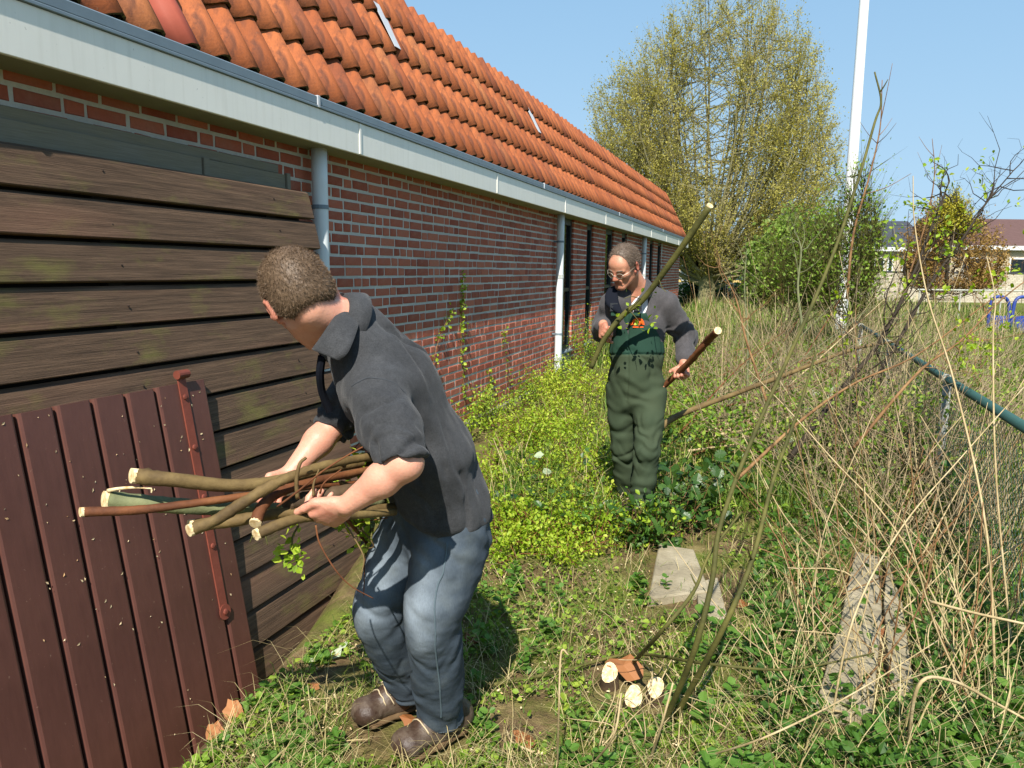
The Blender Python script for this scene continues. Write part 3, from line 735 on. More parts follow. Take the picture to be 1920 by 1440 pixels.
# ================================================================== person 1, bending to gather branches
G1 = -.05
W1 = dict(head=at(563, 556, 2.12), neck=at(650, 612, 2.20), chest=at(725, 715, 2.28), mid=at(805, 850, 2.40), pel=at(826, 952, 2.48),
          lsh=at(706, 738, 2.10), lel=at(760, 868, 1.95), lwr=at(652, 946, 1.99), rsh=at(712, 672, 2.45), rel=at(628, 792, 2.46), rwr=at(548, 884, 2.36),
          lhip=at(858, 985, 2.43), rhip=at(778, 985, 2.58), lkn=at(812, 1155, 2.40), rkn=at(712, 1142, 2.54), lan=atz(826, 1338, .05), ran=atz(770, 1288, .05))
J = W1; side = nrm(J['lsh']-J['rsh'])
p1 = thing('person', 'bending man in charcoal polo shirt and jeans holding cut branches', 'person', tuple((J['lan']+J['ran'])/2-[0, 0, .1]))
S = SDF()
hf = nrm(-CR*.30+CF*.90-CU*.28); hu = nrm(-CR*.50+CU*.80+CF*.12)
HS1 = 1.03; hp, hax = head(S, J['head'], hf, hu, HS1)
S.cone(hp(0, -.03, -.05), J['neck'], .056, .062, .03)
S.ecap(J['chest'], J['mid'], (.15, .095), (.125, .085), side, .05); S.ecap(J['mid'], J['pel'], (.125, .085), (.13, .09), side, .05)
S.cone(J['neck'], J['lsh'], .055, .055, .05).cone(J['neck'], J['rsh'], .055, .055, .05)
S.chain([J['lsh'], J['lel']], [.056, .044]).chain([J['lel'], J['lel']*.6+J['lwr']*.4, J['lwr']], [.043, .043, .028])
S.chain([J['rsh'], J['rel']], [.056, .045]).chain([J['rel'], J['rel']*.6+J['rwr']*.4, J['rwr']], [.044, .045, .029])
for h_, k_, a_ in (('lhip', 'lkn', 'lan'), ('rhip', 'rkn', 'ran')): S.chain([J[h_], J[k_], J[k_]*.6+J[a_]*.4, J[a_]], [.085, .056, .054, .04])
# hands: left closed round the branches with its thumb along the top, right closed behind them
lw = J['lwr']; ld = nrm(at(585, 985, 2.05)-lw)
hand(S, lw, ld, nrm(CU*.75+CF*.65), -1, [(48, 50, 35), (52, 55, 35), (58, 55, 35), (62, 55, 35)], [(.80, .55, .05), (1.0, .12, -.05), (1.0, .02, .05)], 1.08)
rw = J['rwr']; rd = nrm(at(500, 935, 2.34)-rw)
hand(S, rw, rd, nrm(-CU*.6-CF*.6), 1, [(40, 55, 40), (45, 55, 40), (50, 55, 40), (50, 55, 40)], [(.6, .7, .3), (.8, .2, .6), (.8, -.1, .6)], 1.0)
V, F = surface(S, .0042); V = relax(V, F, 1); N = normals(V, F)
q = (V-np.array(J['head']))@np.array(hax).T/HS1
red = .15+.25*np.clip(fbm(V*25, 2), 0, 1); ear = (np.abs(q[:, 0]) > .072) & (np.abs(q[:, 2]+.01) < .05); red = np.where(ear, .55, red)
kn = np.minimum(np.linalg.norm(V-(lw+ld*.1), axis=1), np.linalg.norm(V-(rw+rd*.1), axis=1)); red = np.where(kn < .07, .35+.2*fbm(V*60, 2), red)
mb = MB(); mb.add(V, F, np.clip(red, 0, 1)); mb.build('body', M_SKIN1, p1, smooth=True)
g1 = lambda x, y, z: np.minimum(np.minimum(.052-y+.35*np.maximum(z-.03, 0), z+.062+np.where(y > -.045, np.clip((y+.045)*-1.6, -.06, .0), .0)), np.where((np.abs(x) > .058) & (y > -.036) & (z < .026), -.02, .05))
hairdo('hair', hp, hax, J['head'], g1, M_HAIR1, p1, HS1, 26000, .010, 3, .004, .012)
# shirt
S = SDF()
S.ecap(J['chest'], J['mid'], (.192, .132), (.175, .132), side, .07); S.ecap(J['mid'], J['pel'], (.175, .132), (.185, .142), side, .06)
ps = nrm(J['lhip']-J['rhip'])
S.ecap(J['pel'], J['pel']*.45+(J['lhip']+J['rhip'])*.275-[0, 0, .08], (.19, .148), (.185, .15), ps, .05)
S.cone(J['neck'], J['lsh']*.85+J['chest']*.15, .068, .076, .07).cone(J['neck'], J['rsh'], .068, .072, .07); S.cone(J['neck'], J['chest'], .075, .13, .08)
le = J['lel']; re = J['rel']
S.chain([J['lsh'], J['lsh']*.45+le*.55, le*1.0+0*le], [.080, .076, .070], .03); S.chain([J['rsh'], J['rsh']*.4+re*.6, re], [.080, .074, .068], .03)
ladir = nrm(J['lwr']-le)
S.ell(le+nrm(le-J['lsh'])*.055+ladir*.03, [nrm(le-J['lsh']), CU, CF], [.055, .1, .1], .008, '-'); S.ell(re+nrm(J['rwr']-re)*.085, [nrm(J['rwr']-re), CU, CF], [.062, .085, .085], .008, '-')
nd = nrm(hp(0, -.02, -.04)-J['neck']); S.ell(J['neck']+nd*.075, [nd, CU, CF], [.05, .075, .075], .01, '-')
# hem: lower at the back
hem = at(842, 1010, 2.32); S.cut(hem, nrm(-CU*.97+CR*.02-CF*.12), .03).cut(at(740, 968, 2.36), nrm(-CU*.86-CR*.45), .03).cut(at(905, 990, 2.5), nrm(-CU*.8+CR*.5), .02)
def d1(V, N):
    V = folds(V, N, .010, 9, J['mid']-J['chest'], .45, 3.1); V = folds(V, N, .004, 24, J['mid']-J['chest'], .4, 9.1); V = creases(V, N, .019, 6, CU*.8+CR*.5, .35, 2.7); V = creases(V, N, .014, 9, CU*.9-CR*.4, .35, 7.9); N = normals(V, F_[0]) if False else N
    arm = np.clip(1-np.linalg.norm(V-le, axis=1)/.16, 0, 1); ax = nrm(le-J['lsh']); a = (V-J['lsh'])@ax
    V = V+N*((arm**.7*.005*np.sin(a*90+12*fbm(V*9, 2))*(.4+np.clip(fbm(V*11+4, 2)+.4, 0, 1)))[:, None])
    arm = np.clip(1-np.linalg.norm(V-re, axis=1)/.15, 0, 1); ax = nrm(re-J['rsh']); a = (V-J['rsh'])@ax; V = V+N*((arm**.7*.006*np.sin(a*120+9*fbm(V*9, 2)))[:, None])
    for (x0, y0, x1, y1, D, w, am) in ((770, 800, 790, 960, 2.22, .014, -.016), (800, 830, 850, 960, 2.22, .02, .010), (775, 790, 860, 930, 2.22, .013, -.008), (740, 940, 800, 985, 2.25, .013, .010), (690, 720, 765, 790, 2.04, .016, -.012), (720, 770, 775, 850, 2.0, .012, .008), (830, 900, 905, 960, 2.3, .022, .008), (745, 760, 772, 830, 2.1, .016, -.02), (860, 880, 890, 930, 2.28, .012, -.006)):
        V = ridge(V, at(x0, y0, D), at(x1, y1, D), w, am, N)
    # shoulder seam
    return V
F_ = [None]
shirt, SV, SF = cloth(S, .005, 'shirt', M_FLEECE, p1, d1)
def snap(P, V, off=.002):
    out = []
    for p in P:
        d = ((V-p)**2).sum(1); out.append(V[d.argmin()])
    return np.array(out)
sm = snap(spline([at(652, 722, 2.04), at(690, 702, 2.02), at(735, 725, 2.05), at(762, 775, 2.08)], 9), SV)
for _ in range(4): sm[1:-1] = (sm[:-2]+sm[1:-1]*2+sm[2:])/4
MB().add(*tube(sm-CF*.0005, .0022, 6)).build('shoulder_seam', plain('fleece_seam', '3c3f43', .9, .1, .1, 60), shirt)
# collar: a stand round the neck folded over into a pointed flap
def collar(name, cen, axis, fwd, r, m, parent, h0=.035, fall=.055, tip=.075, open_=.55, flare=.05, th=.003, lift=0):
    a_ = nrm(axis); f_ = nrm(np.array(fwd)-a_*(a_@np.array(fwd))); l_ = np.cross(a_, f_); n = 33; th_ = np.linspace(open_, 2*math.pi-open_, n); rows = []
    for prof in range(5):
        R = []
        for t_ in th_:
            frontness = max(0.0, math.cos(t_)); back = max(0.0, -math.cos(t_)); rr = r*(1+.12*frontness)
            d_ = f_*math.cos(t_)+l_*math.sin(t_); fl = fall+(tip-fall)*frontness**2; hh = h0*(1+.25*back)
            o, z = [(rr-.004, -.012), (rr+.000, hh*.9), (rr+.010, hh), (rr+.024+flare*.35, hh-fl*.5), (rr+.034+flare*.7, hh-fl)][prof]
            R.append(np.array(cen)+d_*o+a_*(z+lift*back))
        rows.append(R)
    V = np.array(rows).reshape(-1, 3); Q = np.array([[i*n+j, i*n+j+1, (i+1)*n+j+1, (i+1)*n+j] for i in range(4) for j in range(n-1)])
    # thickness
    N = np.zeros_like(V)
    for i in range(4): np.add.at(N, Q[:, i], np.cross(V[Q[:, 2]]-V[Q[:, 0]], V[Q[:, 3]]-V[Q[:, 1]]))
    N /= np.linalg.norm(N, axis=1)[:, None]+1e-9; V2 = V-N*th; k = len(V); mb = MB()
    rim = [(j, j+1) for j in range(n-1)][::-1]; E = []
    top = [4*n+j for j in range(n)]; bot = [j for j in range(n)]; le_ = [i*n for i in range(5)]; ri = [i*n+n-1 for i in range(5)]
    for path in (top, bot, le_, ri):
        for x, y in zip(path[:-1], path[1:]): E.append([x, y, y+k, x+k])
    mb.add(np.vstack([V, V2]), [Q, Q[:, ::-1]+k, np.array(E)]); return mb.build(name, m, parent, smooth=True)
collar('collar', J['neck']+nd*.012, nrm(nd*.8+(J['neck']-J['chest'])*.9), nrm(-CR*.95+CF*.15-CU*.2), .066, M_FLEECE, p1, .036, .05, .05, .42, .01)
def sheet(name, A_, B_, m, parent, th=.004, bulge=.006, nv=6):
    A_ = spline(A_, 5); B_ = spline(B_, 5); n = len(A_); V = []
    for j in range(nv):
        t_ = j/(nv-1); V.append(A_*(1-t_)+B_*t_-CF*bulge*math.sin(math.pi*t_))
    V = np.array(V).reshape(-1, 3); Q = np.array([[i*n+j, i*n+j+1, (i+1)*n+j+1, (i+1)*n+j] for i in range(nv-1) for j in range(n-1)])
    nn_ = np.cross(V[Q[:, 2]]-V[Q[:, 0]], V[Q[:, 3]]-V[Q[:, 1]]).mean(0)
    if nn_@CF > 0: Q = Q[:, ::-1]
    k = len(V); ed = {}
    for q in Q:
        for a_, b_ in zip(q, np.roll(q, -1)): ed[(a_, b_)] = 1
    E_ = np.array([[a_, a_+k, b_+k, b_] for (a_, b_) in ed if (b_, a_) not in ed]); mb = MB(); mb.add(np.vstack([V, V+CF*th]), [Q, Q[:, ::-1]+k, E_]); return mb.build(name, m, parent, smooth=True)
sheet('collar_flap', [at(655, 560, 2.20), at(640, 578, 2.12), at(622, 600, 2.075), at(602, 630, 2.06), at(584, 655, 2.07)], [at(676, 588, 2.19), at(672, 610, 2.10), at(662, 640, 2.05), at(650, 664, 2.035), at(634, 676, 2.04)], M_FLEECE, p1)
# placket hanging open under the collar
pk = MB(); a0 = at(606, 672, 2.2); pk.add(*tube(spline([at(604, 668, 2.18), at(600, 700, 2.2), at(604, 735, 2.24), at(618, 770, 2.28)], 5), [.012]*16, 8)); pk.build('placket', M_NAVY, p1)
# jeans
S = SDF(); ps = nrm(J['lhip']-J['rhip'])
S.ecap(J['pel']+[0, 0, .06], (J['lhip']+J['rhip'])/2-[0, 0, .02], (.165, .118), (.175, .128), ps, .05)
for h_, k_, a_ in (('lhip', 'lkn', 'lan'), ('rhip', 'rkn', 'ran')):
    H_, K_, A_ = J[h_], J[k_], J[a_]; ch_ = spline([H_, H_*.5+K_*.5, K_, K_*.55+A_*.45, A_*.92+K_*.08], 3); S.chain(list(ch_), list(np.interp(np.linspace(0, 1, len(ch_)), [0, .25, .5, .75, 1], [.104, .089, .076, .074, .073])), .05)
    S.cone(A_*.92+K_*.08, A_+[0, 0, -.012], .075, .082, .02)
for a_ in ('lan', 'ran'): S.ell(J[a_]-[0, 0, .085], [(1, 0, 0), (0, 1, 0), (0, 0, 1)], [.13, .13, .06], .008, '-')
def d2(V, N):
    V = folds(V, N, .008, 11, (0, 0, 1), .6, 8.8); V = folds(V, N, .004, 26, CR, .5, 1.8); V = creases(V, N, .009, 7, CR*.8+CU*.6, .4, 6.1); V = creases(V, N, .008, 9, CR*.8-CU*.7, .4, 12.7)
    for k_, a_, h_ in (('lkn', 'lan', 'lhip'), ('rkn', 'ran', 'rhip')):
        K_, A_, H_ = J[k_], J[a_], J[h_]; ax = nrm(A_-K_); z = (V-K_)@ax; back = (V-K_)@nrm(np.cross(ax, side)); d = np.linalg.norm(V-K_, axis=1)
        V = V+N*((.002*np.clip(1-d/.17, 0, 1)*np.clip(-((V-K_)@nrm(-CR*.55-CF*.75))*16+.3, 0, 1)*np.sin(z*95+8*fbm(V*9, 2)))[:, None])
        d = np.linalg.norm(V-A_-[0, 0, .07], axis=1); V = V+N*((.006*np.clip(1-d/.2, 0, 1)*np.sin(z*40+14*fbm(V*7, 2)))[:, None])
        d = np.linalg.norm(V-H_, axis=1); V = V+N*((.007*np.clip(1-d/.2, 0, 1)*np.sin(((V-H_)@nrm(CU*.8+CR*.6))*110+5*fbm(V*8, 2)))[:, None])
    return V
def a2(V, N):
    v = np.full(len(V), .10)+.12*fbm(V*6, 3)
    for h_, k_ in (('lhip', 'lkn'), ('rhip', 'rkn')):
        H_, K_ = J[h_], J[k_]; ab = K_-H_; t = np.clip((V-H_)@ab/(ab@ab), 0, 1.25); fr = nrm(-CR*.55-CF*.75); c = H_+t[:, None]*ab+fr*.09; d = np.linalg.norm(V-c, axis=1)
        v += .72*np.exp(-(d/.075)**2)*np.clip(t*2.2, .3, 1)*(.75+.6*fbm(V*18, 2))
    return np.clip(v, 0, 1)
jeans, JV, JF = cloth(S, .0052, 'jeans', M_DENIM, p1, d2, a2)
# outer seam of the near leg, laid on the cloth
def snap(P, V, off=.002):
    out = []
    for p in P:
        d = ((V-p)**2).sum(1); out.append(V[d.argmin()])
    return np.array(out)
sp = spline([at(836, 1012, 2.28), at(828, 1080, 2.24), at(812, 1150, 2.2), at(822, 1230, 2.3), at(826, 1300, 2.42), at(828, 1345, 2.52)], 9)
sp = snap(sp, JV); 
for _ in range(3): sp[1:-1] = (sp[:-2]+sp[1:-1]*2+sp[2:])/4
M_SEAM = plain('denim_seam', '56636a', .9, .1, .2, 80)
MB().add(*tube(sp-CF*.001, .0028, 6)).build('side_seam', M_SEAM, jeans)
# boots
def boot(toe, heel, ankle, g, parent, name='boot'):
    toe = np.array([toe[0], toe[1], g]); heel = np.array([heel[0], heel[1], g]); d = nrm(toe-heel); L = np.linalg.norm(toe-heel); s_ = np.cross([0, 0, 1], d); up = np.array([0, 0, 1.])
    S = SDF(); B_ = lambda x, y, z: heel+d*x*L+s_*y+up*z
    S.ecap(B_(.12, 0, .055), B_(.45, 0, .05), (.040, .055), (.048, .052), s_, .03); S.ecap(B_(.45, 0, .060), B_(.84, .0, .050), (.048, .052), (.053, .042), s_, .03); S.ell(B_(.86, 0, .052), [d, s_, up], [.048, .055, .045], .02)
    S.cone(B_(.16, 0, .06), np.array(ankle)+[0, 0, .06], .045, .05, .04); S.cone(B_(.62, 0, .07), np.array(ankle)+d*.03+[0, 0, .02], .036, .045, .03)
    S.cut(B_(0, 0, .022), -up, .004)
    o, V, F = cloth(S, .004, name, M_BOOT, parent, lambda V, N: V+N*(.0018*fbm(V*60, 3))[:, None])
    S = SDF(); S.ecap(B_(.13, 0, .014), B_(.5, 0, .014), (.047, .016), (.052, .016), s_, .02); S.ecap(B_(.5, 0, .014), B_(.85, 0, .016), (.052, .016), (.061, .016), s_, .02)
    S.cut(B_(0, 0, .030), up, .003).cut(B_(0, 0, .0), -up, .003); cloth(S, .004, 'sole', M_SOLE, o)
    la = MB()
    for i in range(3):
        x = .46+.1*i; la.add(*tube(snap(spline([B_(x, -.034, .07), B_(x+.02, 0, .105), B_(x+.01, .034, .07)], 6), V)+up*.002, .0024, 6))
    a0 = B_(.40, 0, .125)
    la.add(*tube(spline([a0, a0+d*.05+s_*.03+up*.02, a0+d*.07+s_*.05-up*.015, a0+d*.02+s_*.02], 6), .0025, 6)).add(*tube(spline([a0, a0+d*.04-s_*.03+up*.02, a0+d*.06-s_*.055-up*.02, a0+d*.01-s_*.02], 6), .0025, 6))
    la.add(*tube(spline([a0, a0+s_*.05-up*.02+d*.01, a0+s_*.062-up*.06+d*.03], 6), .0024, 6)).build('laces', M_LACE, o, smooth=True)
    return o
rt, rh = atz(664, 1368, G1), atz(790, 1316, G1); lt, lh = atz(742, 1432, G1), atz(858, 1370, G1)
boot(rt, rt+nrm(rh-rt)*.315, J['ran'], G1, p1); boot(lt, lt+nrm(lh-lt)*.315, J['lan'], G1, p1)
# ================================================================== person 2, standing in overalls
W2 = dict(head=at(1170, 497, 4.55), neck=at(1200, 549, 4.72), chest=at(1197, 605, 4.74), mid=at(1194, 665, 4.75), pel=at(1190, 712, 4.75),
          lsh=at(1246, 570, 4.70), lel=at(1286, 632, 4.80), lwr=at(1282, 682, 4.64), rsh=at(1150, 572, 4.66), rel=at(1130, 622, 4.80), rwr=at(1131, 608, 4.56),
          lhip=at(1222, 728, 4.72), rhip=at(1163, 728, 4.78), lkn=at(1213, 848, 4.62), rkn=at(1168, 845, 4.85), lan=at(1197, 952, 4.70), ran=at(1178, 930, 5.02))
J = W2; side = nrm(J['lsh']-J['rsh']); fw = nrm(np.cross(side, [0, 0, 1.])); fw = fw if fw@CF < 0 else -fw
p2 = thing('person', 'standing man with glasses in green bib overalls and grey sweater', 'person', (float(J['lan'][0]), float(J['lan'][1]), -.03))
S = SDF(); HS = .96
hf = nrm(-CR*.62-CF*.54-CU*.60); hu = nrm(CU*.82-CF*.42-CR*.14)
hp, hax = head(S, J['head'], hf, hu, HS)
S.cone(hp(0, -.03, -.05), J['neck'], .057, .063, .03)
S.ecap(J['chest'], J['mid'], (.14, .09), (.115, .085), side, .05); S.ecap(J['mid'], J['pel'], (.115, .085), (.115, .085), side, .05)
S.cone(J['neck'], J['lsh'], .055, .055, .05).cone(J['neck'], J['rsh'], .055, .055, .05)
for a_, b_, c_ in (('lsh', 'lel', 'lwr'), ('rsh', 'rel', 'rwr')): S.chain([J[a_], J[b_], J[b_]*.6+J[c_]*.4, J[c_]], [.054, .042, .041, .028])
for h_, k_, a_ in (('lhip', 'lkn', 'lan'), ('rhip', 'rkn', 'ran')): S.chain([J[h_], J[k_], J[a_]], [.085, .056, .04])
lw = J['lwr']; ld = nrm(at(1280, 715, 4.60)-lw); rw = J['rwr']; rd = nrm(at(1132, 630, 4.46)-rw)
hand(S, lw, ld, nrm(-CR*.55-CF*.75), 1, [(80, 95, 60), (82, 95, 60), (84, 95, 60), (86, 90, 60)], [(.55, .6, .55), (.55, .0, .85), (.5, -.3, .8)], 1.02)
hand(S, rw, rd, nrm(CR*.75+CF*.6), -1, [(75, 95, 60), (78, 95, 60), (80, 95, 60), (82, 90, 60)], [(.55, .6, .55), (.6, -.1, .8), (.5, -.4, .8)], 1.02)
V, F = surface(S, .0046); V = relax(V, F, 1); N = normals(V, F)
q = (V-np.array(J['head']))@np.array(hax).T/HS
red = .2+.25*np.clip(fbm(V*20, 2), 0, 1); on = np.linalg.norm(q, axis=1) < .16
x_, y_, z_ = q.T
red = np.where(on & (np.abs(x_) > .072) & (np.abs(z_+.01) < .05), .75, red)
red = np.where(on & (np.abs(x_) < .028) & (y_ > .085) & (np.abs(z_+.068) < .011), .55, red); red = np.where(on & (np.abs(x_) < .018) & (y_ > .1) & (z_ > -.05) & (z_ < .01), .55, red)
red = np.where(on & (np.abs(np.abs(x_)-.032) < .02) & (y_ > .07) & (np.abs(z_+.010) < .010), .45, red)
kn = np.minimum(np.linalg.norm(V-(lw+ld*.1), axis=1), np.linalg.norm(V-(rw+rd*.1), axis=1)); red = np.where(kn < .08, .4+.2*fbm(V*60, 2), red)
mb = MB(); mb.add(V, F, np.clip(red, 0, 1)); mb.build('body', M_SKIN2, p2, smooth=True)
g2 = lambda x, y, z: np.minimum(np.where(np.abs(x) < .04, .056+.0*y, .060-.25*(np.abs(x)-.04))-y+.10*np.maximum(z-.05, 0), np.minimum(z+.02+np.where(np.abs(x) > .045, np.clip((y+.03)*1.2, -.03, .08), .03), np.where((np.abs(x) > .07) & (y > -.035) & (z < .014), -.02, .05)))
hairdo('hair', hp, hax, J['head'], g2, M_HAIR2, p2, HS, 15000, .019, 5, .0045, .004)
for e in (-1, 1): eb = MB(); eb.add(*tube(spline([hp(e*.014, .103, .012), hp(e*.032, .101, .019), hp(e*.052, .084, .014)], 5), [.003, .004, .0045, .0045, .0045, .0045, .004, .004, .003, .003, .002], 6)); eb.build('eyebrow', M_HAIR2, p2, smooth=True)
M_WIRE = plain('wire_frame', 'a39a8a', .4, .5, .1, 20, metal=.2)
gl = MB(); ring = lambda e: [hp(e*.033+.021*math.cos(t_), .112-.012*abs(e*.033+.021*math.cos(t_))/.05, -.014+.0165*math.sin(t_)) for t_ in np.linspace(0, 2*math.pi, 21)]
for e in (-1, 1): gl.add(*tube(ring(e), .0018, 6)).add(*tube([hp(e*.053, .104, -.008), hp(e*.075, .07, -.004), hp(e*.083, .0, .0)], .0010, 6))
gl.add(*tube([hp(-.012, .114, -.010), hp(0, .119, -.007), hp(.012, .114, -.010)], .0014, 6)); gs = gl.build('glasses', M_WIRE, p2)
t = MT('lens', .03, .5); t.set(Base_Color=(.95, .97, .96), Transmission_Weight=1.0, IOR=1.02, Specular_IOR_Level=.1); M_LENS = t.m
for e in (-1, 1):
    rg = np.array(ring(e)[:-1]); c_ = rg.mean(0); k = len(rg); o_ = np.array(hax[1])*.0012; Vv = np.vstack([rg, [c_], rg+o_, [c_+o_]])
    i_ = np.arange(k); j_ = (i_+1) % k; MB().add(Vv, [np.stack([i_, j_, np.full(k, k)], -1), np.stack([j_+k+1, i_+k+1, np.full(k, 2*k+1)], -1), np.stack([j_, i_, i_+k+1, j_+k+1], -1)]).build('lens', M_LENS, gs)
# white undershirt
S = SDF(); S.cone(J['neck']+[0, 0, -.012], J['chest'], .084, .126, .04); S.ell(J['neck']+[0, 0, .100], [(1, 0, 0), (0, 1, 0), (0, 0, 1)], [.08, .08, .06], .01, '-')
cloth(S, .006, 'undershirt', M_WHITE, p2)
# sweater
S = SDF(); S.ecap(J['chest'], J['mid'], (.176, .130), (.152, .132), side, .06); S.cone(J['neck'], J['lsh'], .07, .076, .06).cone(J['neck'], J['rsh'], .07, .076, .06); S.cone(J['neck']-[0, 0, .01], J['chest'], .072, .13, .06)
for a_, b_, c_ in (('lsh', 'lel', 'lwr'), ('rsh', 'rel', 'rwr')):
    S.chain([J[a_], J[a_]*.4+J[b_]*.6, J[b_], J[c_]*.8+J[b_]*.2], [.078, .072, .066, .052], .03); dd = nrm(J[c_]-J[b_]); S.cut(J[c_]*.0+J[c_]-dd*.012, dd, .006) if False else None
    S.ell(J[c_]+dd*.055, [dd, CU, CR], [.055, .075, .075], .006, '-')
vf = nrm(fw*.9+np.array([0, 0, .4])); S.ell(J['neck']+[0, 0, .085], [(1, 0, 0), (0, 1, 0), (0, 0, 1)], [.078, .078, .075], .012, '-')
S.ell(J['neck']+fw*.10+np.array([0, 0, -.03])-CR*.03, [CR, fw, CU], [.052, .085, .115], .012, '-')
def d3(V, N):
    V = folds(V, N, .006, 10, (0, 0, 1), .7, 2.2); V = creases(V, N, .013, 8, CR*.8+CU*.5, .4, 1.3)
    for b_, a_, am in (('lel', 'lsh', .009), ('rel', 'rsh', .008)):
        ax = nrm(J[b_]-J[a_]); z = (V-J[a_])@ax; d = np.linalg.norm(V-J[b_], axis=1); V = V+N*((am*np.clip(1-d/.22, 0, 1)*np.sin(z*85+9*fbm(V*8, 2)))[:, None])
    for (x0, y0, x1, y1, w, am) in ((1215, 605, 1255, 590, .015, -.012), (1212, 620, 1258, 608, .014, .010), (1218, 635, 1258, 622, .013, -.010), (1225, 575, 1262, 600, .016, -.010), (1232, 600, 1262, 612, .012, .010)): V = ridge(V, at(x0, y0, 4.58), at(x1, y1, 4.62), w, am, N)
    return V
cloth(S, .006, 'sweater', M_SWEAT, p2, d3)
# open collar with navy lining
sheet('collar_flap', [at(1141, 540, 4.60), at(1134, 556, 4.56), at(1140, 574, 4.53), at(1164, 592, 4.51)], [at(1156, 534, 4.63), at(1158, 550, 4.57), at(1161, 568, 4.53), at(1169, 588, 4.50)], M_NAVY, p2)
sheet('collar_flap', [at(1212, 520, 4.68), at(1208, 540, 4.60), at(1194, 562, 4.54), at(1176, 586, 4.50)], [at(1226, 535, 4.70), at(1222, 552, 4.62), at(1204, 568, 4.55), at(1184, 584, 4.50)], M_SWEAT, p2)
# overalls: bib, straps, legs
S = SDF(); S.ecap(J['chest']+[0, 0, .02], J['mid'], (.166, .148), (.158, .146), side, .05); S.ecap(J['mid'], J['pel'], (.158, .146), (.158, .14), side, .05); S.ecap(J['pel'], (J['lhip']+J['rhip'])/2-[0, 0, .05], (.158, .138), (.152, .122), side, .05)
for h_, k_, a_ in (('lhip', 'lkn', 'lan'), ('rhip', 'rkn', 'ran')):
    H_, K_, A_ = J[h_], J[k_], J[a_]; S.chain([H_, H_*.5+K_*.5, K_, K_*.5+A_*.5, A_], [.096, .087, .076, .072, .070], .03)
bib0 = at(1180, 590, 4.58)
def bibcut(P):
    x = (P-bib0)@CR; z = (P-bib0)@CU; fr = (P-bib0)@fw
    top = .012-.9*np.maximum(np.abs(x+.0)-.105, 0)**.8-1.2*np.clip(-fr-.09, 0, .3); return (z-top)*.7
S.fn(bibcut, .008, '&')
def d4(V, N):
    V = folds(V, N, .008, 8, (0, 0, 1), .9, 5.5); V = creases(V, N, .011, 6, CR*.9+CU*.6, .4, 3.3); V = creases(V, N, .010, 9, CR*.7-CU*.7, .35, 8.8)
    for k_, a_ in (('lkn', 'lan'), ('rkn', 'ran')):
        K_, A_ = J[k_], J[a_]; z = (V-K_)@nrm(CU*.85+CR*.5); d = np.linalg.norm(V-K_, axis=1); V = V+N*((.006*np.clip(1-d/.28, 0, 1)*np.sin(z*38+14*fbm(V*6, 2)))[:, None])
        d = np.linalg.norm(V-A_, axis=1); V = V+N*((.009*np.clip(1-d/.2, 0, 1)*np.sin((V@CU)*40+12*fbm(V*6, 2)))[:, None])
    d = np.linalg.norm(V-J['pel']+[0, 0, .1], axis=1); V = V+N*((.007*np.clip(1-d/.25, 0, 1)*np.sin((V@nrm(CU+CR*.3))*70+7*fbm(V*7, 2)))[:, None])
    w = (V-at(1190, 664, 4.6))@CU; V = V-N*((.008*np.exp(-(w/.006)**2))[:, None])          # waist seam
    x = (V-at(1178, 640, 4.6))@CR; V = V-N*((.006*np.exp(-(x/.005)**2)*((V@fw) > (J['mid']@fw))*(((V-J['pel'])@CU) > -.12))[:, None]); return V
def a4(V, N):
    w = (V-at(1190, 664, 4.6))@CU; return np.clip(np.where(w > 0, .08, .82)+.16*fbm(V*5, 3)-.25*np.exp(-(w/.006)**2), 0, 1)
ov, OV, OF = cloth(S, .006, 'overalls', M_OVER, p2, d4, a4)
for (x0, x1, xs) in ((1151, 1151, 1158), (1193, 1196, 1226)):
    P = spline([at(x0, 592, 4.535), at(x1, 574, 4.545), at((x1+xs)/2, 556, 4.60), at(xs, 545, 4.70), at(xs+3, 556, 4.86)], 6); T_, N_, B_ = frames(P)
    sd = np.array([nrm(CR-t_*(CR@t_)) for t_ in T_]); up_ = np.cross(sd, T_); n = len(P); V = np.concatenate([P+sd*.017+up_*.003, P-sd*.017+up_*.003, P-sd*.017-up_*.003, P+sd*.017-up_*.003]); i = np.arange(n-1)
    mb = MB(); mb.add(V, [np.stack([i+a*n, i+1+a*n, i+1+b*n, i+b*n], -1) for a, b in ((0, 1), (1, 2), (2, 3), (3, 0))]+[np.array([[0, n, 2*n, 3*n], [4*n-1, 3*n-1, 2*n-1, n-1]])], .1); sp_ = mb.build('strap', M_OVER, ov)
    c_ = at(x1, 576, 4.53); R_ = np.array([CR, CF, CU]).T; MB().add(*box((-.022, -.006, -.024), (.022, .004, .024), R_, c_)).add(*box((-.018, -.010, -.004), (.018, -.006, .004), R_, c_)).build('buckle', M_BLACK, ov)
def decal(name, polys, cx, cy, D, m, parent, V0):
    """flat print laid on the cloth: polygons in photo pixels about a centre"""
    mb = MB()
    for pg in polys:
        P = np.array([at(cx+a, cy+b, D) for a, b in pg]); c_ = P.mean(0); Q = snap(np.vstack([P, [c_]]), V0); Q2 = np.vstack([P, [c_]]); 
        dp = ((Q-Q2)@CF); Q2 = Q2+CF[None]*(np.median(dp)-.004); k = len(P); i = np.arange(k); mb.add(Q2, np.stack([i, np.full(k, k), (i+1) % k], -1))
    return mb.build(name, m, parent)
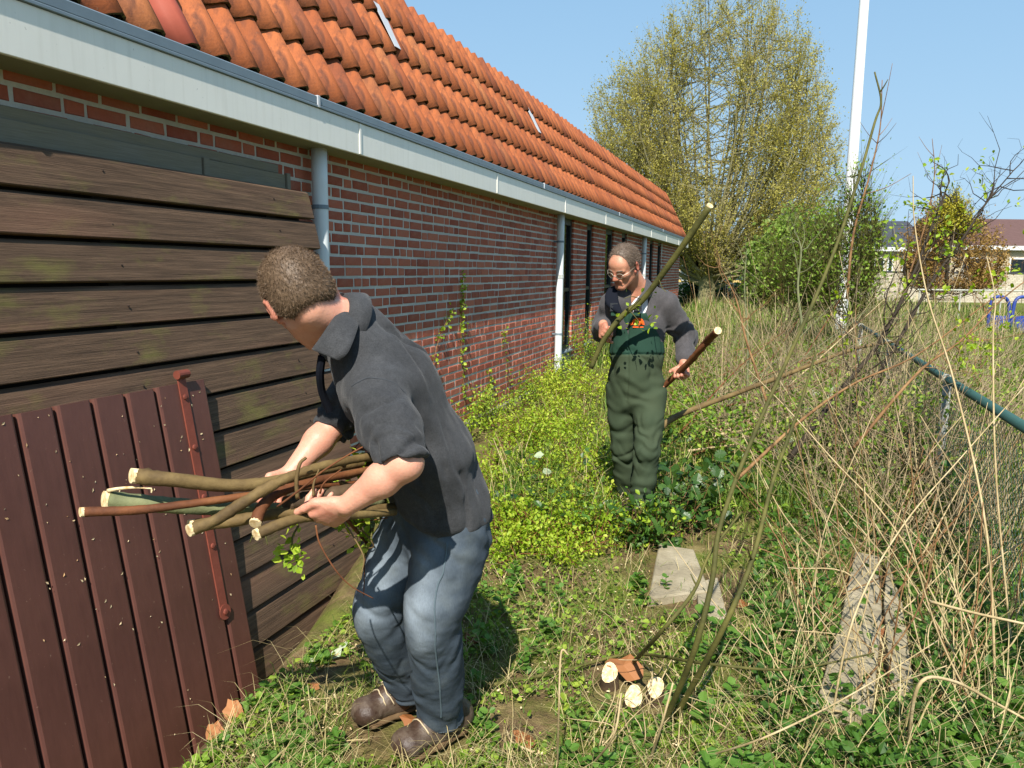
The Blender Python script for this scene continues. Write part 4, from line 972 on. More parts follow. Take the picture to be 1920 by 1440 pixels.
decal('chest_emblem', [[(-12, 4), (-11, -3), (-8, -7), (-3, -9), (3, -9), (8, -7), (11, -2), (12, 4), (9, 4), (8, 0), (5, 1), (4, 5), (1, 5), (0, 1), (-4, 1), (-5, 5), (-8, 5), (-9, 1)], [(-10, 7), (10, 7), (10, 9), (-10, 9)], [(-13, -1), (-16, 2), (-14, 5), (-11, 3)]], 1197, 605, 4.58, M_ORANGE, ov, OV)
gz = -.03
for a_, dx in (('lan', -CR*.12-CF*.9), ('ran', -CR*.1-CF*.9)):
    an = J[a_]; g_ = min(gz, an[2]-.06) if a_ == 'lan' else an[2]-.09; d_ = nrm([dx[0], dx[1], 0]); hl = an-d_*.08; boot(hl+d_*.31, hl, an, g_, p2)
# ================================================================== branches in the hands and round about
def bark(name, a, b, c):
    t = MT(name, .75, .25); co = t.co(); n1 = t.noise(t.co((1, 1, 1)), 9, 4, .6); n2 = t.noise(co, 70, 4, .7)
    t.set(Base_Color=t.hsv(t.ramp(n1, [(.3, a), (.52, b), (.75, c)]), .5, 1, t.rng(n2, .7, 1.25))); t.bump(n2, .5, .004); return t.m
M_BARK = bark('willow_bark', '4a3a24', '6b5836', '7d6b44'); M_BARKR = bark('red_brown_bark', '4c2c1c', '6d4226', '7f5534'); M_BARKG = bark('grey_green_bark', '55583c', '6e7250', '84825c'); M_ROUGH = bark('rough_bark', '33281c', '4d3d2c', '65523c')
M_GRN = bark('green_shoot_bark', '38391a', '525026', '6a6532'); M_DARKB = bark('dark_twig_bark', '221d16', '352c20', '463a2a')
t = MT('cut_wood', .7, .25); co = t.co(); n1 = t.noise(co, 60, 3, .6); t.set(Base_Color=t.mix(t.ramp(n1, [(.3, 0.0), (.6, 1.0)]), 'b89662', 'dcc9a0')); t.bump(n1, .3, .003); M_CUT = t.m
M_TWIGL = leaf_mat('young_leaf', '5f7a16', '8fa82a', 'b0bf45')
LEAF = np.array([[0, 0, 0], [.32, .34, .06], [.42, .70, .05], [0, 1, -.04], [-.42, .70, .05], [-.32, .34, .06], [0, .5, -.03]])
LEAFF = np.array([[0, 1, 6], [1, 2, 6], [2, 3, 6], [3, 4, 6], [4, 5, 6], [5, 0, 6]])
def leaves(mb, pos, dirs, size, width=1.0, v=None, r=rng, droop=.3, up=None):
    """many leaves at once: pos (n,3), dirs (n,3), size (n,)"""
    n = len(pos); pos = np.asarray(pos); d = np.asarray(dirs, float); d = d/(np.linalg.norm(d, axis=1)[:, None]+1e-9)
    if up is None: up = np.array([0, 0, 1.])+.7*r.normal(size=(n, 3))
    s = np.cross(d, up); s /= np.linalg.norm(s, axis=1)[:, None]+1e-9; u = np.cross(s, d)
    size = np.broadcast_to(size, (n,))[:, None, None]
    L = LEAF[None]*np.array([width, 1, 1]); V = pos[:, None]+size*(L[..., :1]*s[:, None]+L[..., 1:2]*d[:, None]+(L[..., 2:]-droop*L[..., 1:2]**2*.5)*u[:, None])
    k = len(LEAF); F = LEAFF[None]+(np.arange(n)*k)[:, None, None]
    if v is None: v = r.random(n)
    mb.add(V.reshape(-1, 3), F.reshape(-1, 3), np.repeat(np.broadcast_to(v, (n,)), k)); return mb
QL = np.array([[0, 0, 0], [.36, .45, .05], [0, 1, -.03], [-.36, .45, .05]])
def qleaves(mb, pos, dirs, size, width=1.0, v=None, r=rng, up=None):
    """cheapest leaf: one folded quad"""
    n = len(pos); pos = np.asarray(pos); d = np.asarray(dirs, float); d = d/(np.linalg.norm(d, axis=1)[:, None]+1e-9)
    if up is None: up = np.array([0, 0, 1.])+.8*r.normal(size=(n, 3))
    s = np.cross(d, up); s /= np.linalg.norm(s, axis=1)[:, None]+1e-9; u = np.cross(s, d)
    size = np.broadcast_to(size, (n,))[:, None, None]; L = QL[None]*np.array([width, 1, 1])
    V = pos[:, None]+size*(L[..., :1]*s[:, None]+L[..., 1:2]*d[:, None]+L[..., 2:]*u[:, None]); i = np.arange(n)*4
    F = np.concatenate([np.stack([i, i+1, i+2], -1), np.stack([i, i+2, i+3], -1)])
    if v is None: v = r.random(n)
    mb.add(V.reshape(-1, 3), F, np.repeat(np.broadcast_to(v, (n,)), 4)); return mb
def limb(name, pts, r0, r1, m, label, cat='branch', group=None, cut0=True, sides=10, twigs=(), kn=0, knots=0, cutm=None, leafy=None):
    """one branch: bark tube, pale sawn end, side twigs, young leaves"""
    P = spline(pts, 8); n = len(P); rad = np.linspace(r0, r1, n)*(1+.06*rng.normal(size=n)*(1 if kn else 0))
    if knots:
        for k in rng.integers(2, n-2, knots): rad[k] *= 1.18
    th = thing(name, label, cat, tuple(P[0]), group)
    d0 = nrm(P[1]-P[0]); MB().add(*tube(P, rad, sides, caps=True, wob=.10)).build('bark', m, th, smooth=True)
    if cut0:
        a_ = nrm(np.cross(d0, [0, 0, 1.])); b_ = np.cross(d0, a_); k = 12; an = np.arange(k)*2*math.pi/k; sk = .25*r0
        tilt = .75*(1-abs(d0@CF)); off = [(a_*math.cos(x)+b_*math.sin(x))*r0*.97 for x in an]; rim = [P[0]-d0*(.003+r0*tilt)+o-d0*((o@CF)*tilt) for o in off]; rim2 = [P[0]+o+d0*.002 for o in off]; i = np.arange(k); j = (i+1) % k
        MB().add(rim+rim2+[np.mean(rim, 0)], [np.stack([i, j, j+k, i+k], -1)[:, ::-1], np.stack([i, j, np.full(k, 2*k)], -1)]).build('cut_end', cutm or M_CUT, th)
    for tw in twigs:
        q = spline(tw[0], 5); MB().add(*tube(q, np.linspace(tw[1], tw[2], len(q)), 6)).build('twig', tw[3] if len(tw) > 3 else m, th, smooth=True)
    if leafy is not None:
        base, dr, sz = leafy; mb = MB(); leaves(mb, base, dr, sz, .8); tag(mb.build('leaves', M_TWIGL, th), kind='stuff')
    return th
GB = 'cut branches in the bending man\'s hands'
D = 2.08
# each one traced at its own depth through both hands
limb('cut_branch', [at(258, 893, 1.98), at(330, 900, 2.0), at(420, 910, 2.06), at(500, 905, 2.12), at(600, 882, 2.25), at(690, 866, 2.42), at(780, 845, 2.62)], .0205, .012, M_BARK, 'thick smooth branch with big pale cut end, topmost of the bundle', group=GB, knots=2)
limb('cut_branch', [at(158, 960, 1.93), at(260, 956, 1.97), at(360, 944, 2.02), at(460, 930, 2.08), at(560, 915, 2.2), at(680, 905, 2.42)], .0125, .008, M_BARKR, 'slender reddish brown branch reaching farthest left in the bundle', group=GB)
limb('cut_branch', [at(208, 938, 2.03), at(290, 945, 2.05), at(390, 952, 2.1), at(480, 955, 2.16), at(600, 950, 2.28), at(720, 940, 2.5)], .024, .014, M_BARKG, 'grey green stout branch with torn pale splinter at its end', group=GB, knots=1, twigs=[([at(203, 920, 2.02), at(225, 916, 2.0), at(255, 914, 1.99), at(285, 916, 1.98)], .006, .002, M_CUT), ([at(285, 918, 1.98), at(284, 924, 1.98)], .003, .002, M_CUT)])
limb('cut_branch', [at(362, 992, 1.95), at(405, 975, 1.97), at(460, 940, 1.99), at(520, 905, 2.03), at(590, 878, 2.10), at(660, 862, 2.2), at(740, 850, 2.35)], .0165, .011, M_BARK, 'long branch curving up across the middle of the bundle', group=GB, kn=1)
limb('cut_branch', [at(365, 985, 2.06), at(430, 978, 2.07), at(500, 966, 2.09), at(580, 958, 2.14), at(700, 955, 2.3), at(800, 940, 2.5)], .017, .012, M_BARK, 'straight brown branch low in the bundle under the curved one', group=GB)
limb('cut_branch', [at(480, 978, 2.0), at(492, 950, 2.03), at(520, 925, 2.08), at(580, 905, 2.16), at(650, 890, 2.3), at(730, 872, 2.48)], .0165, .010, M_BARKR, 'short thick branch whose cut end points down between the others', group=GB)
limb('cut_branch', [at(486, 1000, 1.96), at(520, 985, 1.98), at(560, 972, 2.02), at(600, 968, 2.06), at(660, 966, 2.16), at(740, 960, 2.3)], .0155, .011, M_BARK, 'branch clasped by the left thumb with bright round cut end', group=GB, twigs=[([at(474, 1004, 1.955), at(468, 1018, 1.955)], .002, .001, M_GRN), ([at(498, 1006, 1.955), at(502, 1022, 1.955)], .002, .001, M_GRN)])
limb('cut_branch', [at(546, 944, 2.12), at(580, 936, 2.14), at(640, 925, 2.16), at(700, 915, 2.3), at(780, 900, 2.5)], .024, .019, M_ROUGH, 'rough barked stub lying just above the left thumb', group=GB, kn=1, cutm=M_ROUGH, twigs=[([at(558, 935, 2.03), at(556, 900, 2.02), at(562, 870, 2.02), at(574, 858, 2.03)], .0062, .004, M_BARK), ([at(588, 930, 2.06), at(588, 908, 2.06), at(598, 880, 2.07)], .004, .002, M_BARK), ([at(600, 925, 2.06), at(608, 905, 2.05), at(640, 880, 2.06)], .003, .0015, M_BARKR)])
limb('bare_twig', [at(520, 950, 2.02), at(560, 920, 2.0), at(610, 880, 1.99), at(680, 838, 2.0), at(735, 815, 2.0)], .0032, .0018, M_BARKR, 'thin straight twig rising diagonally across the bundle', 'twig', GB, False, 6)
limb('bare_twig', [at(592, 985, 1.97), at(600, 1020, 1.97), at(630, 1070, 1.98), at(660, 1100, 2.0), at(700, 1122, 2.02)], .0026, .0014, M_BARKR, 'thin bent twig hanging down from the left hand', 'twig', GB, False, 6)
limb('bare_twig', [at(640, 970, 2.1), at(665, 1010, 2.08), at(682, 1045, 2.06), at(678, 1075, 2.05)], .0028, .0016, M_BARK, 'short curved twig hanging beside the jeans', 'twig', GB, False, 6)
# brushy far ends of the bundle, seen under and behind the near arm
for i, (ps) in enumerate([[(640, 905, 2.3), (700, 930, 2.5), (760, 980, 2.75), (800, 1010, 2.9)], [(620, 940, 2.25), (660, 985, 2.45), (690, 1020, 2.6), (720, 1040, 2.8)], [(600, 935, 2.25), (640, 960, 2.4), (700, 990, 2.7)], [(640, 870, 2.3), (690, 850, 2.5), (730, 830, 2.65)], [(610, 900, 2.28), (660, 930, 2.45), (690, 960, 2.6)], [(650, 895, 2.3), (690, 885, 2.45), (730, 890, 2.6)]]):
    B_ = np.array([at(*q) for q in ps]); Q = spline(B_, 8); k = 70; j = rng.integers(4, len(Q), k)
    limb('leafy_twig', B_, .008, .003, M_BARKR if i % 2 else M_BARK, ['twig with small lime leaves trailing lowest behind the jeans', 'leafy twig hanging just right of the left hand', 'leafy twig passing behind the left wrist', 'leafy twig rising behind the rolled sleeve', 'leafy twig under the near forearm', 'leafy twig level with the near elbow'][i], 'twig', 'leafy twig ends of the bundle', False, 6, leafy=(Q[j]+rng.normal(size=(k, 3))*.02, rng.normal(size=(k, 3)), .018+.018*rng.random(k)), twigs=[([Q[10], Q[10]+rng.normal(size=3)*.04, Q[10]+rng.normal(size=3)*.09], .003, .0015), ([Q[16], Q[16]+rng.normal(size=3)*.04, Q[16]+rng.normal(size=3)*.1], .003, .0015)])
k = 46; c_ = np.array([at(550+12*random.gauss(0, 1), 1035+18*random.gauss(0, 1), 2.06) for _ in range(k)])
limb('leafy_twig', [at(560, 985, 2.06), at(548, 1010, 2.05), at(552, 1045, 2.06), at(560, 1060, 2.07)], .003, .0012, M_GRN, 'small sprig of lime leaves dangling below the hand', 'twig', 'leafy twig ends of the bundle', False, 6, leafy=(c_, rng.normal(size=(k, 3)), .016+.014*rng.random(k)))
# the standing man's poles
k = 30; Qp = [at(1190+random.uniform(-30, 45), 585+random.uniform(-40, 40), 4.36) for _ in range(k)]
limb('cut_pole', [at(1330, 388, 4.02), at(1290, 447, 4.12), at(1245, 510, 4.25), at(1205, 562, 4.35), at(1175, 585, 4.40), at(1155, 605, 4.42), at(1143, 622, 4.43), at(1128, 645, 4.46), at(1108, 690, 4.5)], .018, .014, M_GRN, 'long greenish pole slanting up past the standing man\'s chest', 'pole', twigs=[([at(1205, 562, 4.35), at(1185, 556, 4.3), at(1170, 560, 4.28)], .003, .0015), ([at(1180, 582, 4.39), at(1196, 600, 4.32), at(1200, 612, 4.3)], .0025, .0012), ([at(1235, 522, 4.27), at(1242, 540, 4.22), at(1250, 548, 4.2)], .0025, .0012)], leafy=(np.array(Qp), rng.normal(size=(k, 3)), .022+.02*rng.random(k)))
limb('cut_pole', [at(1346, 620, 4.10), at(1324, 642, 4.33), at(1299, 672, 4.46), at(1277, 694, 4.57), at(1256, 714, 4.66), at(1234, 734, 4.73), at(1199, 767, 4.83)], .021, .016, M_BARKR, 'reddish brown pole with pale sawn tip in the lowered hand', 'pole', knots=3)
limb('cut_pole', [at(1331, 640, 4.29), at(1312, 656, 4.37), at(1290, 680, 4.49), at(1268, 702, 4.60), at(1242, 726, 4.69), at(1209, 757, 4.79)], .015, .012, M_BARKR, 'shorter pole held alongside in the lowered hand', 'pole')
# ================================================================== ground
xs = np.unique(np.concatenate([np.linspace(-3.2, 2.2, 150), np.linspace(2.2, 12, 50), np.linspace(-40, -3.2, 20), np.linspace(12, 60, 30), [-400, -150, 120, 400]]))
yy = np.unique(np.concatenate([np.linspace(-1, 9, 260), np.linspace(9, 30, 110), np.linspace(30, 80, 30), [-60, -20, -6, 120, 250, 600]]))
X, Y = np.meshgrid(xs, yy); Z = ground(X, Y); Z = Z-.015*np.clip(1-Y/14, 0, 1)*(.5+.5*fbm(np.stack([X*9, Y*9, X*0], -1).reshape(-1, 3), 2).reshape(X.shape))
V = np.stack([X, Y, Z], -1).reshape(-1, 3); nx, ny = len(xs), len(yy); i = np.arange(ny-1)[:, None]*nx+np.arange(nx-1)[None]
Fq = np.stack([i, i+1, i+nx+1, i+nx], -1).reshape(-1, 4)
t = MT('overgrown_soil', .95, .1); c = t.co(); n1 = t.noise(c, 2.2, 5, .65); n2 = t.noise(c, 14, 5, .7); n3 = t.noise(c, 90, 4, .7); n4 = t.noise(c, 6, 4, .6)
col = t.mix(t.ramp(n2, [(.35, 0.0), (.65, 1.0)]), '554531', '7c674a'); col = t.mix(t.ramp(n1, [(.42, 0.0), (.62, .85)]), col, t.mix(n2, '566326', '7c8438'))
col = t.mix(t.ramp(n4, [(.55, 0.0), (.7, .6)]), col, '9c8860')
yv = t.n('ShaderNodeSeparateXYZ', {0: t.n('ShaderNodeNewGeometry').outputs['Position']}).outputs[1]
col = t.mix(t.n('ShaderNodeMapRange', {'Value': yv, 'From Min': 9., 'From Max': 22.}).outputs[0], col, t.mix(n1, '4e5a22', '6c7434'))
t.set(Base_Color=t.hsv(col, .5, 1, t.rng(n3, .65, 1.3))); t.bump(n3, .8, .02); M_GROUND = t.m
mb = MB(); mb.add(V, Fq); gnd = mb.build('ground', M_GROUND, smooth=True, origin=np.zeros(3)); tag(gnd, kind='structure')
def gpt(x, y):
    p = atz(x, y, 0.0)
    for _ in range(4): p = atz(x, y, float(ground(p[0], p[1])))
    return p
def gpts(X_, Y_):
    d = CF[None]+CR[None]*((X_-960)/FPX)[:, None]-CU[None]*((Y_-720)/FPX)[:, None]; z = np.zeros(len(X_))
    for _ in range(4): P = CAM+d*((z-CAMH)/d[:, 2])[:, None]; z = ground(P[:, 0], P[:, 1])
    P[:, 2] = z; return P
def inpoly(poly, n, r=rng):
    poly = np.array(poly, float); lo, hi = poly.min(0), poly.max(0); out = np.zeros((0, 2))
    while len(out) < n:
        q = lo+(hi-lo)*r.random((n*2, 2)); ins = np.zeros(len(q), bool); j = len(poly)-1
        for i in range(len(poly)):
            a, b = poly[i], poly[j]; cr = ((a[1] > q[:, 1]) != (b[1] > q[:, 1])) & (q[:, 0] < (b[0]-a[0])*(q[:, 1]-a[1])/(b[1]-a[1]+1e-9)+a[0]); ins ^= cr; j = i
        out = np.vstack([out, q[ins]])
    return out[:n]
def scatter(poly, n, r=rng): q = inpoly(poly, n, r); return gpts(q[:, 0], q[:, 1])
EXC = [[(1515, 1400), (1640, 1420), (1665, 1180), (1655, 1040), (1595, 1035), (1560, 1180)], [(1655, 1370), (1725, 1360), (1700, 1150), (1662, 1050), (1648, 1150)], [(1205, 1165), (1335, 1150), (1310, 1030), (1225, 1020)], [(1300, 1190), (1375, 1195), (1350, 1080), (1298, 1090)], [(640, 1440), (650, 1360), (760, 1290), (870, 1340), (860, 1440)], [(1100, 1345), (1110, 1240), (1250, 1260), (1270, 1345)], [(900, 1335), (1030, 1305), (1060, 1390), (930, 1420)], [(560, 1290), (640, 1230), (690, 1270), (620, 1310)]]
def pxy(P): d = P-CAM; z = d@CF; return np.stack([960+FPX*(d@CR)/z, 720-FPX*(d@CU)/z], -1)
def within(poly, q):
    ins = np.zeros(len(q), bool); j = len(poly)-1
    for i in range(len(poly)):
        a, b = poly[i], poly[j]; ins ^= ((a[1] > q[:, 1]) != (b[1] > q[:, 1])) & (q[:, 0] < (b[0]-a[0])*(q[:, 1]-a[1])/(b[1]-a[1]+1e-9)+a[0]); j = i
    return ins
def clear(P, pad=.0, bare=True):
    """drop points that would stand inside the men, the boards or the building"""
    ok = (P[:, 0] > -2.70)
    s = (P[:, 1]-PO[1]); inside = (P[:, 1] < 4.05) & (P[:, 0] < -2.24); ok &= ~inside
    for (x, y) in (W1['lan'][:2], W1['ran'][:2], W2['lan'][:2], W2['ran'][:2]): ok &= (P[:, 0]-x)**2+(P[:, 1]-y)**2 > (.10+pad)**2
    if bare:
        q = pxy(P)
        for e in EXC: ok &= ~(within(e, q) & (rng.random(len(P)) < (.72 if e[0][0] in (1205, 1300) else .93)))
    return P[ok]
def blades(mb, P, h, lean, w, v=None, r=rng, bend=.5):
    """tapered bending grass blades"""
    n = len(P); a = r.random(n)*2*math.pi; d = np.stack([np.cos(a), np.sin(a), 0*a], -1); s = np.stack([-np.sin(a), np.cos(a), 0*a], -1); h = np.broadcast_to(h, (n,))[:, None]; lean = np.broadcast_to(lean, (n,))[:, None]; w = np.broadcast_to(w, (n,))[:, None]
    up = np.array([[0, 0, 1.]]); p1 = P+up*h*.4+d*h*lean*.25; p2 = P+up*h*.78+d*h*lean*(.55+bend*.2); p3 = P+up*h*(1-.25*lean)+d*h*lean*(1+bend*.3)
    V = np.concatenate([P-s*w, P+s*w, p1-s*w*.8, p1+s*w*.8, p2-s*w*.5, p2+s*w*.5, p3]); i = np.arange(n)
    F4 = np.concatenate([np.stack([i, i+n, i+3*n, i+2*n], -1), np.stack([i+2*n, i+3*n, i+5*n, i+4*n], -1)]); F3 = np.stack([i+4*n, i+5*n, i+6*n], -1)
    if v is None: v = r.random(n)
    mb.add(V, [F4, F3], np.tile(v, 7)); return mb
# ------------------------------------------------------------------ leaf and stem materials
M_GRASS = leaf_mat('grass_blade', '3a5612', '5d7a22', '8a9640', .6, .3); M_DRYG = leaf_mat('dry_grass', '84734c', 'a99869', 'c3b485', .8, .2)
M_LIME = leaf_mat('lime_leaf', '6a8a18', '93ad2a', 'b9c548', .5, .42); M_DEEP = leaf_mat('bramble_leaf', '1f3a14', '33531d', '4e6c2c', .42, .25, .45)
M_NETTLE = leaf_mat('nettle_leaf', '34541c', '4f7628', '70903c', .55, .35); M_SILVER = leaf_mat('leaf_underside', '9fae8c', 'b8c4a4', 'ccd4bc', .7, .3)
M_MOSS = leaf_mat('low_weed', '4a6a18', '6f8f28', '96a83c', .6, .3)
M_STRAW = bark('straw_stem', '96835c', 'b09c74', 'c4b492'); M_CANE = bark('brown_cane', '5a4028', '7b5b3a', '9a7a52')
M_DEADL = leaf_mat('dead_leaf', '6d3f20', '8f5a30', 'a9744a', .7, .2)
SER = []
for k in range(9): a_ = k/8; wd = .46*math.sin(math.pi*min(a_*.93+.05, 1))**.75; SER.append((wd*(1.0 if k % 2 else .80), a_, .05*wd))
NL = np.array([[0, 0, 0]]+[[x, y, z] for x, y, z in SER[1:-1]]+[[0, 1.0, -.02]]+[[-x, y, z] for x, y, z in SER[1:-1][::-1]]+[[0, .45, -.05]])
NLF = np.array([[i, (i+1) % (len(NL)-1), len(NL)-1] for i in range(len(NL)-1)])
def sleaves(mb, pos, dirs, size, width=1.0, v=None, r=rng, up=None, droop=.35):
    """serrated leaves"""
    n = len(pos); d = np.asarray(dirs, float); d = d/(np.linalg.norm(d, axis=1)[:, None]+1e-9)
    if up is None: up = np.array([0, 0, 1.])+.35*r.normal(size=(n, 3))
    s = np.cross(d, up); s /= np.linalg.norm(s, axis=1)[:, None]+1e-9; u = np.cross(s, d); size = np.broadcast_to(size, (n,))[:, None, None]; L = NL[None]*np.array([width, 1, 1])
    V = np.asarray(pos)[:, None]+size*(L[..., :1]*s[:, None]+L[..., 1:2]*d[:, None]+(L[..., 2:]-droop*L[..., 1:2]**2*.6)*u[:, None]); k = len(NL)
    F = NLF[None]+(np.arange(n)*k)[:, None, None]
    if v is None: v = r.random(n)
    mb.add(V.reshape(-1, 3), F.reshape(-1, 3), np.repeat(np.broadcast_to(v, (n,)), k)); return mb
# ------------------------------------------------------------------ low cover: stuff nobody could count
NEAR = [(330, 1520), (360, 1440), (490, 1300), (640, 1165), (700, 1090), (930, 1000), (1180, 985), (1480, 960), (1700, 980), (1920, 1050), (1920, 1520)]
mb = MB(); P = clear(scatter(NEAR, 17000)); blades(mb, P, .02+.06*rng.random(len(P))**2, .4+.9*rng.random(len(P)), .0014+.0012*rng.random(len(P)))
MID = [(880, 1000), (1060, 700), (1260, 600), (1440, 590), (1920, 700), (1920, 1050), (1700, 1000), (1400, 980), (1180, 1000)]
P = clear(scatter(MID, 12000)); blades(mb, P, .08+.24*rng.random(len(P)), .3+.8*rng.random(len(P)), .0022+.0022*rng.random(len(P)))
FAR = [(1040, 690), (1290, 572), (1700, 575), (1920, 610), (1920, 720), (1500, 700), (1250, 690)]
P = clear(scatter(FAR, 26000)); D_ = np.linalg.norm(P[:, :2], axis=1); blades(mb, P, .22+.42*rng.random(len(P)), .2+.6*rng.random(len(P)), .0032*D_/7)
tag(mb.build('grass', M_GRASS), 'green grass covering the yard', 'grass', kind='stuff')
mb = MB(); P = clear(scatter(NEAR, 3600)); P[:, 2] += .012*rng.random(len(P)); blades(mb, P, .04+.10*rng.random(len(P)), .9+1.4*rng.random(len(P)), .0009+.0010*rng.random(len(P)))
P = clear(scatter(MID, 1500)); blades(mb, P, .12+.35*rng.random(len(P)), .3+1.3*rng.random(len(P)), .0016+.0014*rng.random(len(P)))
P = clear(scatter(FAR, 4500)); D_ = np.linalg.norm(P[:, :2], axis=1); blades(mb, P, .3+.6*rng.random(len(P)), .2+.6*rng.random(len(P)), .0022*D_/7)
RIGHT = [(1440, 1520), (1400, 1180), (1560, 1000), (1560, 820), (1660, 740), (1800, 760), (1920, 860), (1920, 1520)]
P = clear(scatter(RIGHT, 1300)); blades(mb, P, .10+.40*rng.random(len(P)), .3+1.4*rng.random(len(P)), .0012+.0012*rng.random(len(P)))
tag(mb.build('dead_grass', M_DRYG), 'bleached dead grass lying among the green', 'grass', kind='stuff')
mb = MB(); P = clear(scatter(NEAR, 12000)); m_ = fbm(P*2.2+5, 2) > -.12; P = P[m_]; P[:, 2] += .004+.03*rng.random(len(P)); leaves(mb, P, np.stack([rng.normal(size=len(P)), rng.normal(size=len(P)), .25*np.ones(len(P))], -1), .010+.030*rng.random(len(P))**1.6, .9)
P = clear(scatter(MID, 9000)); P[:, 2] += .12*rng.random(len(P)); leaves(mb, P, np.stack([rng.normal(size=len(P)), rng.normal(size=len(P)), .3*np.ones(len(P))], -1), .016+.036*rng.random(len(P))**1.4, .9)
tag(mb.build('ground_cover', M_MOSS), 'low leafy weeds between the grasses', 'weeds', kind='stuff')
mb = MB(); P = clear(scatter([(380, 1440), (700, 1150), (900, 1050), (1300, 1050), (1300, 1440)], 1500)); n = len(P); P[:, 2] += .008; a_ = rng.random(n)*6.3; L_ = .004+.008*rng.random(n)**2; dx = np.stack([np.cos(a_), np.sin(a_), .3*rng.normal(size=n)], -1)*L_[:, None]; dy = np.stack([-np.sin(a_), np.cos(a_), .3*rng.normal(size=n)], -1)*L_[:, None]*.4
i = np.arange(n); mb.add(np.concatenate([P-dx, P-dy, P+dx, P+dy]), np.stack([i, i+n, i+2*n, i+3*n], -1), np.tile(rng.random(n), 4)); tag(mb.build('sawdust_chips', M_CHIP), 'pale saw chips scattered over the soil', 'wood chips', kind='stuff')
# ------------------------------------------------------------------ nettles
def nettle(p, h, n, label, group, sz=.05, m=None, lean=None):
    label = ('taller ' if sz > .058 else 'smaller ' if sz < .046 else '')+label
    p = np.asarray(p); th = thing('nettle_plant', label, 'nettle', tuple(p), group); ln = rng.normal(size=2)*.18 if lean is None else lean
    Q = np.array([p+[ln[0]*h*k*k, ln[1]*h*k*k, h*k] for k in np.linspace(0, 1, 5)]); MB().add(*tube(Q, [.0028, .0026, .0022, .0018, .0012], 4)).build('stem', M_GRN, th)
    pos = []; dr = []; sz_ = []
    for k in range(n):
        f = .15+.85*k/max(n-1, 1); b = np.array([np.interp(f, np.linspace(0, 1, 5), Q[:, j]) for j in range(3)]); a0 = k*1.57+random.random()
        for e in (0, math.pi): pos.append(b); dr.append([math.cos(a0+e), math.sin(a0+e), .25+.5*f]); sz_.append(sz*(1.15-.55*f)*(.8+.4*random.random()))
    mb = MB(); sleaves(mb, pos, dr, np.array(sz_), 1.0, np.clip(.3+.3*rng.random(len(pos))+.3*random.random(), 0, 1)); tag(mb.build('leaves', m or M_NETTLE, th), kind='stuff'); return th
x_of = lambda p: pxy(np.asarray(p)[None])[0, 0]
zones = [([(1040, 1500), (1080, 1350), (1250, 1310), (1450, 1330), (1520, 1500)], 44, 'young nettle growing by the cut stump in the foreground', 'nettles round the stump', .07),
         ([(1480, 1510), (1500, 1310), (1700, 1240), (1920, 1220), (1920, 1510)], 95, 'dark green nettle at the lower right corner', 'nettles in the lower right corner', .10),
         ([(1280, 1280), (1320, 1160), (1480, 1060), (1570, 1120), (1540, 1300)], 44, 'bright green nettle beside the sunken hollow', 'nettles beside the hollow', .09),
         ([(1180, 1200), (1190, 1060), (1300, 1120), (1290, 1200)], 10, 'small nettle sprouting against the concrete slab', 'nettles against the slab', .06),
         ([(380, 1420), (470, 1310), (600, 1230), (650, 1260), (560, 1440)], 30, 'low nettle seedling in front of the dark red door', 'nettles before the door', .035),
         ([(440, 1500), (560, 1400), (640, 1390), (640, 1500)], 22, 'nettle seedling in front of the nearer boots', 'nettles before the boots', .04),
         ([(860, 1400), (900, 1330), (960, 1330), (970, 1420)], 7, 'leafy nettle just right of the boots', 'nettles right of the boots', .08),
         ([(880, 1300), (900, 1090), (1040, 1080), (1060, 1180), (960, 1290)], 22, 'nettle in the shadow of the bending man', 'nettles in the man\'s shadow', .07),
         ([(1560, 1260), (1600, 1000), (1760, 940), (1920, 1000), (1920, 1230), (1800, 1240)], 60, 'nettle under the dry stalks by the fence', 'nettles under dry stalks', .12)]
for poly, n, lb, gr, h in zones:
    for p in clear(scatter(poly, n), .03): nettle(p, h*(.6+.9*random.random()), 4+int(3*random.random()), lb, gr, (.034+.028*random.random())*(1.25 if x_of(p) > 1250 else .9))
